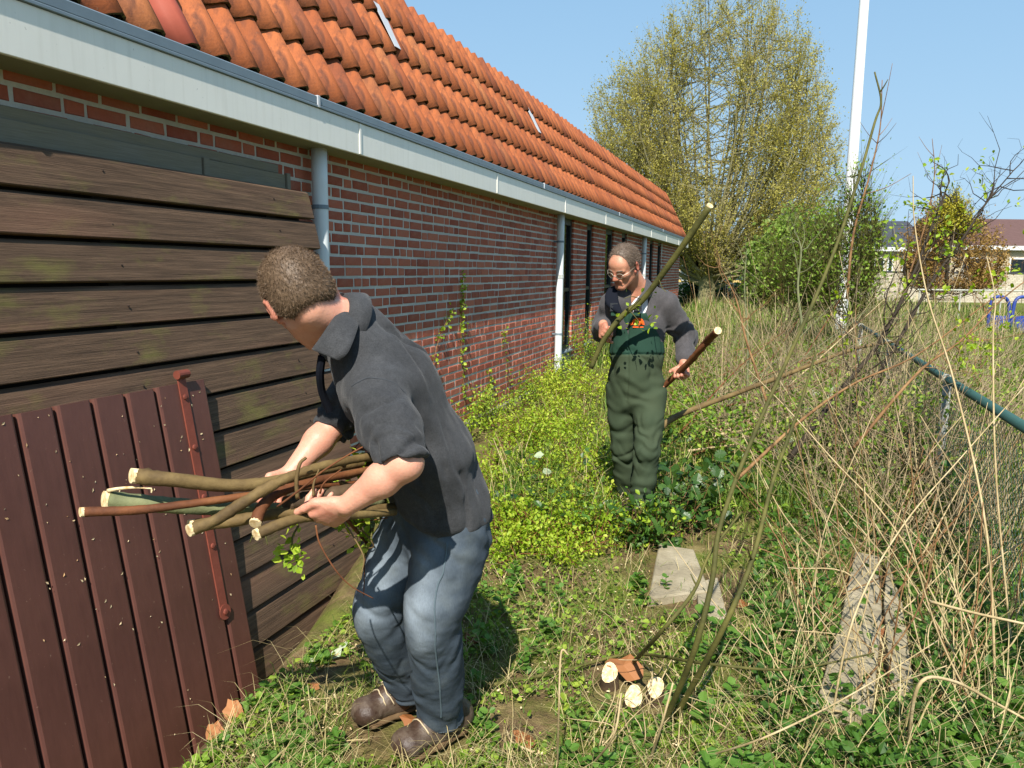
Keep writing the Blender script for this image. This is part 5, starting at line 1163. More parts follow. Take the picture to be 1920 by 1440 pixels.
# ------------------------------------------------------------------ leafy heap of cuttings, lime green
def bush(name, base, label, group, R_, H, nst, nlf, size, mat, stem, cat='shrub', width=.75, upw=.6, rad=.004, kind=leaves, spread=1.0, squash=.35):
    base = np.asarray(base, float); th = thing(name, label, cat, tuple(base), group); st = MB(); Qs = []
    for k in range(nst):
        a = random.random()*6.283; rr = R_*(.3+.7*random.random()); top = base+[math.cos(a)*rr, math.sin(a)*rr, H*(.45+.6*random.random())]
        mid = base*.5+top*.5+np.array([random.gauss(0, .1)*R_, random.gauss(0, .1)*R_, H*.12*upw]); b0 = base+[math.cos(a)*R_*.15, math.sin(a)*R_*.15, -.02]
        q = spline([b0, mid, top], 5); st.add(*tube(q, np.linspace(rad, rad*.3, len(q)), 4, caps=False)); Qs.append(q)
        for _ in range(2):
            i0 = random.randrange(3, len(q)); v = nrm(rng.normal(size=3)+[0, 0, .4]); q2 = spline([q[i0], q[i0]+v*R_*.18, q[i0]+v*R_*.34+[0, 0, .02]], 3); st.add(*tube(q2, np.linspace(rad*.5, rad*.2, len(q2)), 3, caps=False)); Qs.append(q2)
    tag(st.build('stems', stem, th), kind='stuff')
    A_ = np.concatenate(Qs); w_ = rng.random(len(A_)); j = rng.integers(0, len(A_), nlf); pos = A_[j]+rng.normal(size=(nlf, 3))*size*spread; pos[:, 2] = np.maximum(pos[:, 2], ground(pos[:, 0], pos[:, 1])+.01)
    dr = rng.normal(size=(nlf, 3))+[0, 0, .35]; mb = MB(); kind(mb, pos, dr, size*(.5+.8*rng.random(nlf)), width, np.clip(.5+.25*rng.normal(size=nlf)+.15*random.gauss(0, 1), 0, 1)); tag(mb.build('leaves', mat, th), kind='stuff'); return th
HEAP = [(905, 1040), (925, 850), (1000, 750), (1090, 690), (1125, 760), (1135, 880), (1175, 985), (1060, 1040)]
for p in clear(scatter(HEAP, 38), .12): bush('leafy_cuttings', p, 'heap of lime green leafy cuttings between the men', 'leafy cuttings on the ground', .44, float(np.interp(p[1], [3.6, 5.0, 7], [.09, .18, .30]))*(.8+.6*random.random()), 9, 520, .026, M_LIME, M_BARKR, 'cuttings')
for (x, y) in ((1140, 995), (1165, 1010), (1195, 1013), (1228, 1010), (1255, 995), (1120, 1010), (1210, 1025), (1180, 1028), (1240, 1022)): bush('leafy_cuttings', gpt(x, y), 'leafy sprig growing over the standing man\'s boots', 'sprigs over the boots', .20, .22, 9, 150, .032, M_LIME if random.random() < .4 else M_NETTLE, M_GRN, 'sprig')
for (x, y, h, R_, n, lb) in ((905, 800, .42, .22, 380, 'lime shrub at the foot of the brick wall, nearest the polo shirt'), (960, 745, .40, .25, 420, 'lime shrub growing at the middle of the plinth'), (1085, 700, .85, .26, 520, 'tall lime shrub beside the second downpipe'), (1105, 690, .95, .22, 480, 'slim lime shrub under the first window'), (1118, 770, .62, .30, 620, 'lime shrub reaching over the standing man\'s trouser leg'), (1040, 770, .5, .3, 520, 'lime shrub in front of the plinth below the downpipe'), (1075, 860, .30, .35, 560, 'low lime shrub just left of the overalls'), (1150, 640, .6, .4, 420, 'lime shrub behind the standing man by the windows')):
    bush('lime_shrub', gpt(x, y), lb, 'lime shrubs along the wall', R_, h, 10, n, .028, M_LIME, M_GRN)
for k in range(16):
    y_ = 4.3+k*.42; bush('wall_weed', (WX+.16+.12*random.random(), y_, float(ground(WX+.2, y_))), 'lime weed growing against the foot of the brick wall', 'weeds along the wall foot', .26, .22+.25*random.random(), 9, 260, .03, M_LIME if k % 3 else M_MOSS, M_GRN, 'weed')
# brambles
BR = [(1180, 1000), (1170, 930), (1240, 850), (1420, 840), (1480, 900), (1430, 980), (1300, 1000)]
for p in clear(scatter(BR, 17), .1): bush('bramble', p, 'dark green bramble at the standing man\'s feet', 'brambles at the man\'s feet', .26, .18+.14*random.random(), 6, 55, .062, M_DEEP, M_CANE, 'bramble', .95, kind=sleaves)
for p in clear(scatter([(930, 1010), (960, 900), (1140, 900), (1170, 985), (1050, 1030)], 9), .1): bush('bramble', p, 'bramble sprig tangled in the leafy cuttings', 'brambles in the cuttings', .22, .16, 5, 34, .055, M_DEEP, M_CANE, 'bramble', .95, kind=sleaves)
for p in clear(scatter([(1560, 900), (1650, 740), (1760, 800), (1900, 960), (1780, 1000)], 12), .1): bush('bramble', p, 'dark bramble growing through the chain link fence', 'brambles along the fence', .25, .45, 6, 60, .05, M_DEEP, M_CANE, 'bramble', .95, kind=sleaves)
for (x, y) in ((1180, 1030), (1215, 1030), (1245, 1020), (1270, 1000)): bush('bramble', gpt(x, y), 'bramble sprig with large dark leaves before the standing man\'s boots', 'brambles before the boots', .16, .24, 5, 30, .06, M_DEEP, M_CANE, 'bramble', .95, kind=sleaves)
# pale upturned leaves
def pale(name, spots, lb, gr, sz):
    for (x, y, dz) in spots:
        p = gpt(x, y)+[0, 0, dz]; mb = MB(); leaves(mb, [p], [[random.gauss(0, 1), random.gauss(0, 1), .2]], sz*(.8+.4*random.random()), 1.15, None, rng, .15, np.array([[0, -.6, 1.]])); tag(mb.build(name, M_SILVER), lb, 'leaf', gr)
pale('pale_leaf', [(1035, 925, .16), (1168, 927, .2), (1085, 985, .1), (1120, 985, .1), (1100, 965, .12), (1130, 975, .12), (1000, 905, .2)], 'pale upturned leaf among the lime cuttings', 'pale leaves in the cuttings', .07)
pale('pale_leaf', [(1520, 800, .3), (1545, 790, .32), (1565, 800, .3), (1500, 830, .3), (1530, 830, .28), (1510, 860, .25), (1550, 840, .26), (1495, 870, .2), (1535, 815, .34), (1575, 790, .35)], 'silvery upturned leaf in the tangle left of the fence', 'silvery leaves by the fence', .11)
pale('pale_leaf', [(590, 1235, .015), (622, 1228, .015), (640, 1215, .02)], 'wilted grey green leaf on the bank before the boards', 'wilted leaves before the boards', .05)
# ------------------------------------------------------------------ tall dry stalks and shoots, one by one
def stalk(name, pts, r0, r1, m, label, cat, group=None, twigs=0, sides=5, tl=.18):
    Q = spline(pts, 6); o = MB().add(*tube(Q, np.linspace(r0, r1, len(Q)), sides))
    for _ in range(twigs):
        k = random.randrange(len(Q)//4, len(Q)-1); T = nrm(Q[k]-Q[k-1]); v = nrm(T*.8+rng.normal(size=3)*.6); L = tl*(.5+random.random()); q = spline([Q[k], Q[k]+v*L*.5, Q[k]+v*L+[0, 0, L*.12]], 3); o.add(*tube(q, np.linspace(r1*1.2, r1*.5, len(q)), 4))
    return tag(o.build(name, m, smooth=True), label, cat, group)
def dry(px, py, x2, y2, D2, r, lb, gr, m=None, bow=.06):
    lb = ('thick ' if r > .0042 else 'fine ' if r < .0028 else '')+lb+(' leaning left' if x2 < px-70 else ' leaning right' if x2 > px+70 else ' upright'); a = gpt(px, py); b = at(x2, y2, D2); c = (a+b)/2+rng.normal(size=3)*bow; return stalk('dry_stalk', [a, c, b], r, r*.45, m or M_STRAW, lb, 'dry stalk', gr)
G_ = 'dry stalks by the fence'
for i in range(165):
    x, y = inpoly([(1480, 1330), (1560, 1000), (1620, 820), (1740, 760), (1920, 900), (1920, 1400)], 1)[0]; p = gpt(x, y); D0 = (p-CAM)@CF; h = 90+330*random.random(); dx = max(-260, min(230, random.gauss(0, 150)))
    dry(x, y, x+dx, y-h, D0+random.gauss(0, .12), .0022+.0026*random.random(), *(('straw coloured stalk in the thicket by the fence', G_, M_STRAW) if random.random() < .72 else ('brown stalk in the thicket by the fence', G_, M_CANE)))
for i in range(46):
    x, y = inpoly([(1060, 1440), (1200, 1250), (1500, 1250), (1500, 1440)], 1)[0]; p = gpt(x, y); D0 = (p-CAM)@CF; h = 40+110*random.random()
    dry(x, y, x+random.gauss(0, 60), y-h, D0+random.gauss(0, .06), .0014+.0014*random.random(), 'thin dry straw near the cut stump', 'dry straws near the stump')
for i in range(44):
    x, y = inpoly([(1280, 800), (1320, 640), (1560, 620), (1640, 700), (1500, 840)], 1)[0]; p = gpt(x, y); D0 = (p-CAM)@CF; h = 60+150*random.random()
    dry(x, y, x+random.gauss(0, 45), y-h, D0, .0035+.003*random.random(), 'grey dry stalk in the rough grass behind the standing man', 'dry stalks behind the standing man', M_CANE if random.random() < .5 else M_STRAW)
# long singles that stand out
stalk('dry_stalk', [gpt(1868, 1330), at(1850, 1000, 2.9), at(1790, 720, 3.1), at(1740, 560, 3.2), at(1715, 420, 3.3), at(1712, 330, 3.4)], .0055, .002, M_STRAW, 'tallest pale stalk rising from the lower right above the fence', 'dry stalk')
stalk('dry_stalk', [gpt(1900, 1250), at(1868, 900, 3.2), at(1862, 640, 3.4), at(1866, 560, 3.5), at(1850, 480, 3.6)], .0045, .002, M_STRAW, 'slender pale stalk close to the right edge', 'dry stalk')
stalk('dry_stalk', [gpt(1840, 1300), at(1690, 1010, 2.9), at(1560, 860, 3.2), at(1470, 760, 3.5), at(1400, 690, 3.8)], .0045, .002, M_STRAW, 'pale stalk leaning far to the left across the thicket', 'dry stalk')
stalk('dry_stalk', [gpt(1700, 1440), at(1720, 1290, 2.35), at(1780, 1275, 2.4), at(1870, 1320, 2.5), at(1960, 1370, 2.5)], .0065, .004, M_STRAW, 'kinked straw bent over like an arch at lower right', 'dry stalk')
stalk('dry_stalk', [at(1745, 1128, 2.7), at(1830, 1150, 2.6), at(1930, 1172, 2.5), at(1990, 1190, 2.5)], .0058, .004, M_STRAW, 'thick pale straw lying almost level at right edge', 'dry stalk')
stalk('dry_stalk', [gpt(1550, 1400), at(1600, 1160, 2.6), at(1690, 990, 2.8), at(1800, 860, 3.0), at(1925, 720, 3.2)], .0045, .002, M_STRAW, 'long straw crossing the fence rail towards upper right', 'dry stalk')
stalk('dry_stalk', [gpt(1320, 1420), at(1440, 1380, 2.3), at(1600, 1300, 2.5), at(1760, 1200, 2.7)], .004, .002, M_STRAW, 'fallen straw lying over the nettles at bottom', 'dry stalk')
stalk('dry_stalk', [gpt(1215, 1435), at(1240, 1360, 2.35), at(1262, 1280, 2.35)], .005, .003, M_STRAW, 'short upright pale straw right of the stump', 'dry stalk')
stalk('dry_stalk', [gpt(1045, 1440), at(1048, 1330, 2.3), at(1052, 1225, 2.3), at(1066, 1228, 2.3)], .0035, .003, M_STRAW, 'upright hooked straw just left of the stump', 'dry stalk')
stalk('dry_stalk', [gpt(1105, 1440), at(1150, 1380, 2.25), at(1165, 1300, 2.3)], .004, .003, M_STRAW, 'bent pale straw in front of the stump', 'dry stalk')
for k, (a_, b_, c_) in enumerate((((400, 1385), (520, 1330), (640, 1315)), ((560, 1405), (620, 1400), (690, 1395)), ((905, 1292), (980, 1285), (1060, 1262)), ((960, 1190), (1020, 1185), (1090, 1195)), ((1000, 1420), (960, 1400), (950, 1378)), ((620, 1240), (680, 1215), (720, 1200)))):
    P = [gpt(*q)+[0, 0, .018] for q in (a_, b_, c_)]; stalk('fallen_stick', P, .0045, .0025, M_STRAW, ['fallen stick leading from the door to the right boot', 'dry stick lying before the boots', 'yellow stick lying right of the boots', 'dry stick lying on the shaded ground behind the boots', 'broken pale stick at the bottom edge', 'thin stick on the bank before the boards'][k], 'stick')
# green shoots of the coppiced stump, in front
stalk('green_shoot', [gpt(1240, 1368), at(1300, 1225, 2.45), at(1335, 1090, 2.45), at(1352, 980, 2.5), at(1420, 800, 2.6), at(1545, 520, 2.75), at(1605, 350, 2.85), at(1640, 230, 2.95), at(1652, 190, 3.0), at(1640, 135, 3.02)], .0105, .003, M_GRN, 'tall dark green shoot rising from the stump to the sky', 'shoot', 'shoots of the cut stump', 7, 8, .05)
stalk('green_shoot', [gpt(1262, 1352), at(1350, 1190, 2.5), at(1410, 1050, 2.55), at(1450, 900, 2.7), at(1500, 760, 2.85), at(1530, 660, 2.95)], .011, .004, M_GRN, 'thick green shoot leaning right beside the taller one', 'shoot', 'shoots of the cut stump', 6, 8, .06)
stalk('green_shoot', [gpt(1180, 1250), at(1235, 1190, 2.6), at(1300, 1110, 2.65), at(1330, 1040, 2.7), at(1390, 960, 2.75)], .0085, .004, M_GRN, 'short green shoot arching over the concrete slab', 'shoot', 'shoots of the cut stump', 2, 7, .06)
stalk('green_shoot', [gpt(905, 1296)+[0, 0, .02], gpt(1040, 1275)+[0, 0, .03], gpt(1180, 1248)+[0, 0, .05], at(1330, 1245, 2.6), at(1480, 1255, 2.62), at(1640, 1225, 2.7)], .0085, .003, M_GRN, 'yellowish shoot lying across the foreground behind the stump', 'shoot', 'shoots of the cut stump', 2, 7, .06)
# coppice stump with three pale cuts
su = thing('coppice_stump', 'cut stump with pale oval saw faces in the foreground', 'stump', tuple(gpt(1195, 1300)))
for (x, y, r, ti) in ((1187, 1318, .044, .35), (1228, 1300, .042, .6), (1142, 1272, .042, .1)):
    g0 = gpt(x, y+14); top = g0+[0, 0, .055]; ax = nrm([.1, -.55, 1.0]); k = 14; a1 = nrm(np.cross(ax, [0, 1, .3])); b1 = np.cross(ax, a1); an = np.arange(k)*2*math.pi/k
    ro = [top+(a1*math.cos(q)*.75+b1*math.sin(q)*1.15)*r*(1+.06*math.sin(3*q+x)) for q in an]; lo_ = [g0-[0, 0, .03]+(a1*math.cos(q)+b1*math.sin(q))*r*1.05 for q in an]; i = np.arange(k); j = (i+1) % k
    st_ = MB().add(ro+lo_, np.stack([i, i+k, j+k, j], -1)).build('stub', M_ROUGH, su, smooth=True); c_ = np.mean(ro, 0)
    MB().add([q+(c_-q)*.04+ax*.002 for q in ro]+[c_+ax*.003], np.stack([i, j, np.full(k, k)], -1)).build('saw_face', M_CUT, st_)
# dead leaves
def deadleaf(x, y, sz, lb, dz=.015, up=(0, -.35, 1)):
    p = gpt(x, y)+[0, 0, dz]; mb = MB(); n = 12; pts = []; u = nrm(up); a1 = nrm(np.cross(u, [.3, 1, 0])); b1 = np.cross(u, a1); ph = random.random()*6
    for k in range(n): q = k*2*math.pi/n; rr = sz*(.5+.28*abs(math.cos(2.5*q+ph))); pts.append(p+(a1*math.cos(q)*1.25+b1*math.sin(q)*.8)*rr+u*(.35*rr*math.cos(2*q+ph)))
    V = pts+[p+u*.006]; V = V+[q-u*.0012 for q in V]; i = np.arange(n); j = (i+1) % n; mb.add(V, [np.stack([i, j, np.full(n, n)], -1), np.stack([j+n+1, i+n+1, np.full(n, 2*n+1)], -1), np.stack([j, i, i+n+1, j+n+1], -1)], random.random())
    tag(mb.build('dead_leaf', M_DEADL), lb, 'leaf', 'curled brown dead leaves')
for a_ in ((1168, 1276, .095, 'large curled brown leaf lying on the stump', .06), (440, 1350, .06, 'curled brown leaf standing against the door corner', .03, (.3, -.8, .6)), (405, 1385, .055, 'flat brown leaf at the foot of the door', .02, (.2, -.6, .8)), (885, 1208, .05, 'brown leaf in the shade behind the legs', .02), (985, 1398, .055, 'orange brown leaf near the bottom edge', .02), (770, 1358, .05, 'brown leaf between the two boots', .015), (1390, 1140, .05, 'dark brown leaf in the sunken hollow', .02), (1665, 1200, .05, 'brown leaf between the concrete posts', .02), (590, 1290, .03, 'small brown leaf on the mossy bank', .01)): deadleaf(*a_)
# concrete slabs and posts
t = MT('old_concrete', .92, .15); c = t.co(); n1 = t.noise(c, 5, 5, .65); n2 = t.noise(c, 60, 4, .7); t.set(Base_Color=t.hsv(t.ramp(n1, [(.3, '746a58'), (.5, '90866f'), (.72, 'a89d86')]), .5, 1, t.rng(n2, .78, 1.15))); t.bump(n2, .6, .006); M_CONC = t.m
def slab(name, px, th, lb, cat, dz=.03, group=None):
    top = np.array([gpt(*q)+[0, 0, dz] for q in px]); V = np.vstack([top, top-[0, 0, th]]); n = len(px); i = np.arange(n); j = (i+1) % n; c_ = top.mean(0); ins = top+(c_-top)*.05+[0, 0, .006]
    V = np.vstack([V, ins]); tag(MB().add(V, [np.array([list(range(2*n, 3*n))]), np.stack([i, j, j+2*n, i+2*n], -1), np.stack([i+n, j+n, j, i], -1)]).build(name, M_CONC), lb, cat, group)
slab('concrete_slab', [(1215, 1135), (1330, 1120), (1300, 1040), (1235, 1030)], .06, 'worn beige concrete slab in front of the overalls', 'slab')
slab('concrete_slab', [(1310, 1165), (1365, 1170), (1345, 1090), (1305, 1100)], .06, 'small broken grey slab right of the beige one', 'slab', .02)
slab('concrete_post', [(1527, 1345), (1632, 1372), (1652, 1180), (1648, 1060), (1602, 1050), (1575, 1180)], .09, 'pale concrete post lying in the nettles, nearer the hollow', 'post', .05, 'concrete posts lying on the ground')
slab('concrete_post', [(1668, 1325), (1712, 1318), (1690, 1150), (1662, 1065), (1655, 1150)], .08, 'narrower concrete post half hidden by dry grass', 'post', .05, 'concrete posts lying on the ground')
# lying trunk, cut poles and brush behind the standing man
limb('felled_stem', [at(1225, 812, 5.2), at(1270, 780, 5.3), at(1360, 745, 5.5), at(1480, 700, 5.8), at(1600, 655, 6.1), at(1680, 640, 6.3)], .024, .011, M_BARK, 'long felled grey green stem propped across the tangle', 'log', cut0=False, sides=10, kn=1)
limb('felled_stem', [at(1380, 900, 4.35), at(1500, 790, 4.6), at(1600, 720, 4.8), at(1720, 665, 5.0), at(1860, 560, 5.2)], .011, .004, M_CANE, 'brown cane leaning towards the blue rack', 'stem', cut0=False, sides=7)
for i in range(46):
    x, y = random.uniform(1250, 1480), random.uniform(760, 900); p = gpt(x, y); D0 = (p-CAM)@CF; ex, ey = x+random.uniform(120, 420), y-random.uniform(40, 260)
    stalk('brush_twig', [p+[0, 0, .1+.15*random.random()], at((x+ex)/2, (y+ey)/2+random.gauss(0, 15), D0+.4), at(ex, ey, D0+.9)], .007+.007*random.random(), .002, random.choice([M_CANE, M_BARKG, M_STRAW, M_BARKR]), 'bare cut twig in the brush pile right of the overalls', 'twig', 'twigs of the brush pile', 2, 5, .25)
# pile of chips and torn bark
ch = MB()
for _ in range(320):
    p = gpt(1385+random.gauss(0, 34), 830+random.gauss(0, 16))+[0, 0, abs(random.gauss(.10, .05))]; a1 = nrm(rng.normal(size=3)); b1 = nrm(np.cross(a1, rng.normal(size=3))); L = .012+.03*random.random(); w_ = L*.35; ch.add([p-a1*L-b1*w_, p+a1*L-b1*w_, p+a1*L+b1*w_, p-a1*L+b1*w_], np.array([[0, 1, 2, 3]]), random.random()**.5)
tag(ch.build('wood_chip_pile', M_CHIP), 'heap of pale wood chips and torn bark', 'wood chips', kind='stuff')
# leaning dark shrub at right with yellow-green buds
def budding(name, trunk, r0, nb, lb, L, m, leafn, sz=.03, seed=1):
    Q = spline(trunk, 8); th = thing(name, lb, 'shrub', tuple(Q[0])); MB().add(*tube(Q, np.linspace(r0, r0*.25, len(Q)), 8, wob=.1)).build('trunk', m, th, smooth=True); tips = []; br = MB(); r = np.random.default_rng(seed)
    for _ in range(nb):
        k = r.integers(len(Q)//4, len(Q)); T = nrm(Q[min(k+1, len(Q)-1)]-Q[k-1]); v = nrm(T*.7+r.normal(size=3)*.7+[0, 0, .15]); l = L*(.4+.9*r.random())*(1-.4*k/len(Q)); q = [Q[k]]
        for s in range(5): v = nrm(v+r.normal(size=3)*.28+[0, 0, .1]); q.append(q[-1]+v*l/5)
        q = np.array(q); br.add(*tube(q, np.linspace(r0*.30, r0*.07, len(q)), 5)); tips += list(q[2:])
        for _ in range(3):
            j = r.integers(1, 6); v2 = nrm(v+r.normal(size=3)*.7); q2 = np.array([q[j], q[j]+v2*l*.14, q[j]+(v2+r.normal(size=3)*.3)*l*.26]); br.add(*tube(q2, np.linspace(r0*.11, r0*.04, 3), 4)); tips += list(q2[1:])
    tag(br.build('branches', m, th), kind='stuff'); tips = np.array(tips)
    if leafn: j = r.integers(0, len(tips), leafn//6); pos = np.repeat(tips[j], 6, 0)+r.normal(size=(len(j)*6, 3))*sz*.8; mb = MB(); leaves(mb, pos, r.normal(size=pos.shape)+[0, 0, .3], sz*(.6+.7*r.random(len(pos))), .7); tag(mb.build('buds', M_LIME, th), kind='stuff')
    return th
budding('leaning_shrub', [at(1480, 860, 5.2), at(1570, 740, 5.4), at(1650, 640, 5.5), at(1710, 520, 5.6), at(1745, 430, 5.7), at(1780, 340, 5.8)], .020, 26, 'dark leaning shrub with yellow green buds beside the fence', .75, M_DARKB, 260, .04, 3)
budding('leaning_shrub', [at(1560, 800, 5.8), at(1660, 680, 6.1), at(1740, 540, 6.4), at(1810, 440, 6.5), at(1850, 380, 6.6), at(1900, 320, 6.8)], .017, 34, 'bare twiggy shrub spreading against the sky at right', .85, M_DARKB, 160, .04, 4)
budding('leaning_shrub', [at(1600, 840, 4.5), at(1720, 700, 4.6), at(1800, 640, 4.7), at(1880, 560, 4.8), at(1960, 500, 4.9)], .010, 24, 'thin budding bramble arching over the blue rack', .6, M_CANE, 240, .035, 5)
budding('leaning_shrub', [at(1400, 760, 7.0), at(1402, 640, 7.0), at(1396, 540, 7.0), at(1400, 470, 7.0)], .012, 8, 'grey bare sapling behind the felled stem', .35, M_BARKG, 0, .03, 6)
budding('leaning_shrub', [at(1505, 620, 8.0), at(1496, 540, 8.0), at(1502, 470, 8.0), at(1490, 430, 8.0)], .016, 9, 'forked pale sapling in front of the evergreen hedge', .7, M_BARKG, 0, .03, 7)
budding('leaning_shrub', [at(1440, 760, 6.0), at(1400, 640, 6.1), at(1380, 560, 6.2), at(1350, 500, 6.3)], .012, 14, 'pale twiggy sapling curving left towards the tree trunk', .45, M_CANE, 0, .03, 8)
for k, (x, y, h, D0) in enumerate(((1300, 640, .9, 8), (1345, 625, .8, 9), (1420, 640, .9, 8), (1480, 600, .9, 10), (1560, 620, .8, 9), (1640, 610, .9, 8), (1710, 640, .6, 7), (1260, 690, .45, 7), (1330, 720, .4, 6.2), (1560, 700, .5, 6), (1630, 690, .5, 6.2))):
    p = at(x, y, D0); p[2] = ground(p[0], p[1]); bush('weed_shrub', p, 'rough green weed clump in the middle distance', 'weed clumps behind the standing man', .5, h*.8, 14, 420, .035, M_GRASS, M_CANE, 'weeds', .5)

stalk('bare_twig', [at(1588, 560, 11.5), at(1600, 440, 11.5), at(1630, 330, 11.5), at(1650, 240, 11.5), at(1654, 150, 11.5)], .022, .006, M_CANE, 'thin pale twig standing just right of the flagpole', 'twig', None, 5, 5, .5)
stalk('bare_twig', [at(1690, 560, 8), at(1735, 420, 8), at(1752, 330, 8), at(1748, 260, 8)], .011, .003, M_CANE, 'lone thin twig against the sky above the brown hedge', 'twig', None, 5, 5, .3)
# tangle of dead brush behind the standing man, too fine to count
tg = MB()
for _ in range(1500):
    x, y = inpoly([(1270, 800), (1290, 610), (1450, 560), (1700, 590), (1800, 700), (1900, 860), (1700, 960), (1560, 900), (1400, 880)], 1)[0]; p = gpt(x, y); L = .35+.95*random.random(); v = nrm([random.gauss(.25, .55), random.gauss(0, .4), .75]); c_ = rng.normal(size=3)*.07
    q = spline([p, p+v*L*.5+c_, p+v*L+c_*1.5+[0, 0, -.1*L]], 4); tg.add(*tube(q, np.linspace(.0042, .0013, len(q)), 3, caps=False))
    for _k in range(2):
        k0 = random.randrange(2, len(q)); v2 = nrm(v+rng.normal(size=3)*.7); q2 = np.array([q[k0], q[k0]+v2*L*.18, q[k0]+v2*L*.34+rng.normal(size=3)*.03]); tg.add(*tube(q2, [.0022, .0016, .001], 3, caps=False))
M_BRUSH = bark('dead_brush_bark', '6e5f48', '8c7c60', 'a39474')
tag(tg.build('dead_brush', M_BRUSH), 'tangle of thin dead brush behind the standing man', 'brush', kind='stuff')
mb = MB(); P = clear(scatter([(1250, 860), (1290, 600), (1500, 580), (1760, 640), (1900, 760), (1600, 900), (1400, 940)], 20000)); n = len(P); P[:, 2] += .5*rng.random(n)**1.5; leaves(mb, P, rng.normal(size=(n, 3))+[0, 0, .3], .02+.03*rng.random(n), .7); tag(mb.build('weed_foliage', M_MOSS), 'mixed weed foliage behind the standing man', 'weeds', kind='stuff')
mb = MB(); P = clear(scatter([(1400, 1300), (1420, 960), (1620, 800), (1920, 880), (1920, 1500), (1480, 1500)], 5200)); n = len(P); P[:, 2] += .16*rng.random(n); leaves(mb, P, rng.normal(size=(n, 3))+[0, 0, .4], .02+.03*rng.random(n), .9, .6*rng.random(n)); tag(mb.build('shaded_foliage', M_NETTLE), 'low green foliage under the dry stalks at right', 'weeds', kind='stuff')  # leaf values kept to the darker end, shade put into their colour

M_EVER0 = leaf_mat('thicket_leaf', '4e6e20', '7a9434', 'a6b054', .55, .4)
# tall dry thicket round the fence: main rods with forked side twigs, too tangled to count
tk = MB()
for _ in range(560):
    x, y = inpoly([(1440, 930), (1540, 780), (1680, 700), (1860, 740), (1930, 830), (1930, 1080), (1700, 1080), (1560, 1010)], 1)[0]; p = gpt(x, y); L = .45+1.0*random.random()**1.3; v = nrm([random.gauss(.12, .75), random.gauss(.05, .5), 1.0]); c_ = rng.normal(size=3)*.08
    q = spline([p, p+v*L*.35+c_*.5, p+v*L*.7+c_, p+v*L+c_*1.8], 3); tk.add(*tube(q, np.linspace(.0036, .0011, len(q)), 3, caps=False))
    for _k in range(3):
        k0 = random.randrange(3, len(q)); v2 = nrm(v+rng.normal(size=3)*.6); l2 = L*(.12+.22*random.random()); q2 = np.array([q[k0], q[k0]+v2*l2*.5, q[k0]+v2*l2+rng.normal(size=3)*.03]); tk.add(*tube(q2, [.0018, .0014, .0009], 3, caps=False))
tag(tk.build('dry_thicket', M_BRUSH), 'tangled dry thicket of forked rods round the fence', 'thicket', kind='stuff')
mb = MB(); n = 9000; q = inpoly([(1440, 930), (1540, 780), (1680, 700), (1860, 740), (1930, 830), (1930, 1000), (1700, 1000)], n); P = gpts(q[:, 0], q[:, 1]); P[:, 2] += .08+.75*rng.random(n)**1.8; leaves(mb, P, rng.normal(size=(n, 3))+[0, 0, .3], .018+.028*rng.random(n), .75); tag(mb.build('thicket_leaves', M_EVER0), 'scattered small leaves in the dry thicket by the fence', 'leaves', kind='stuff')
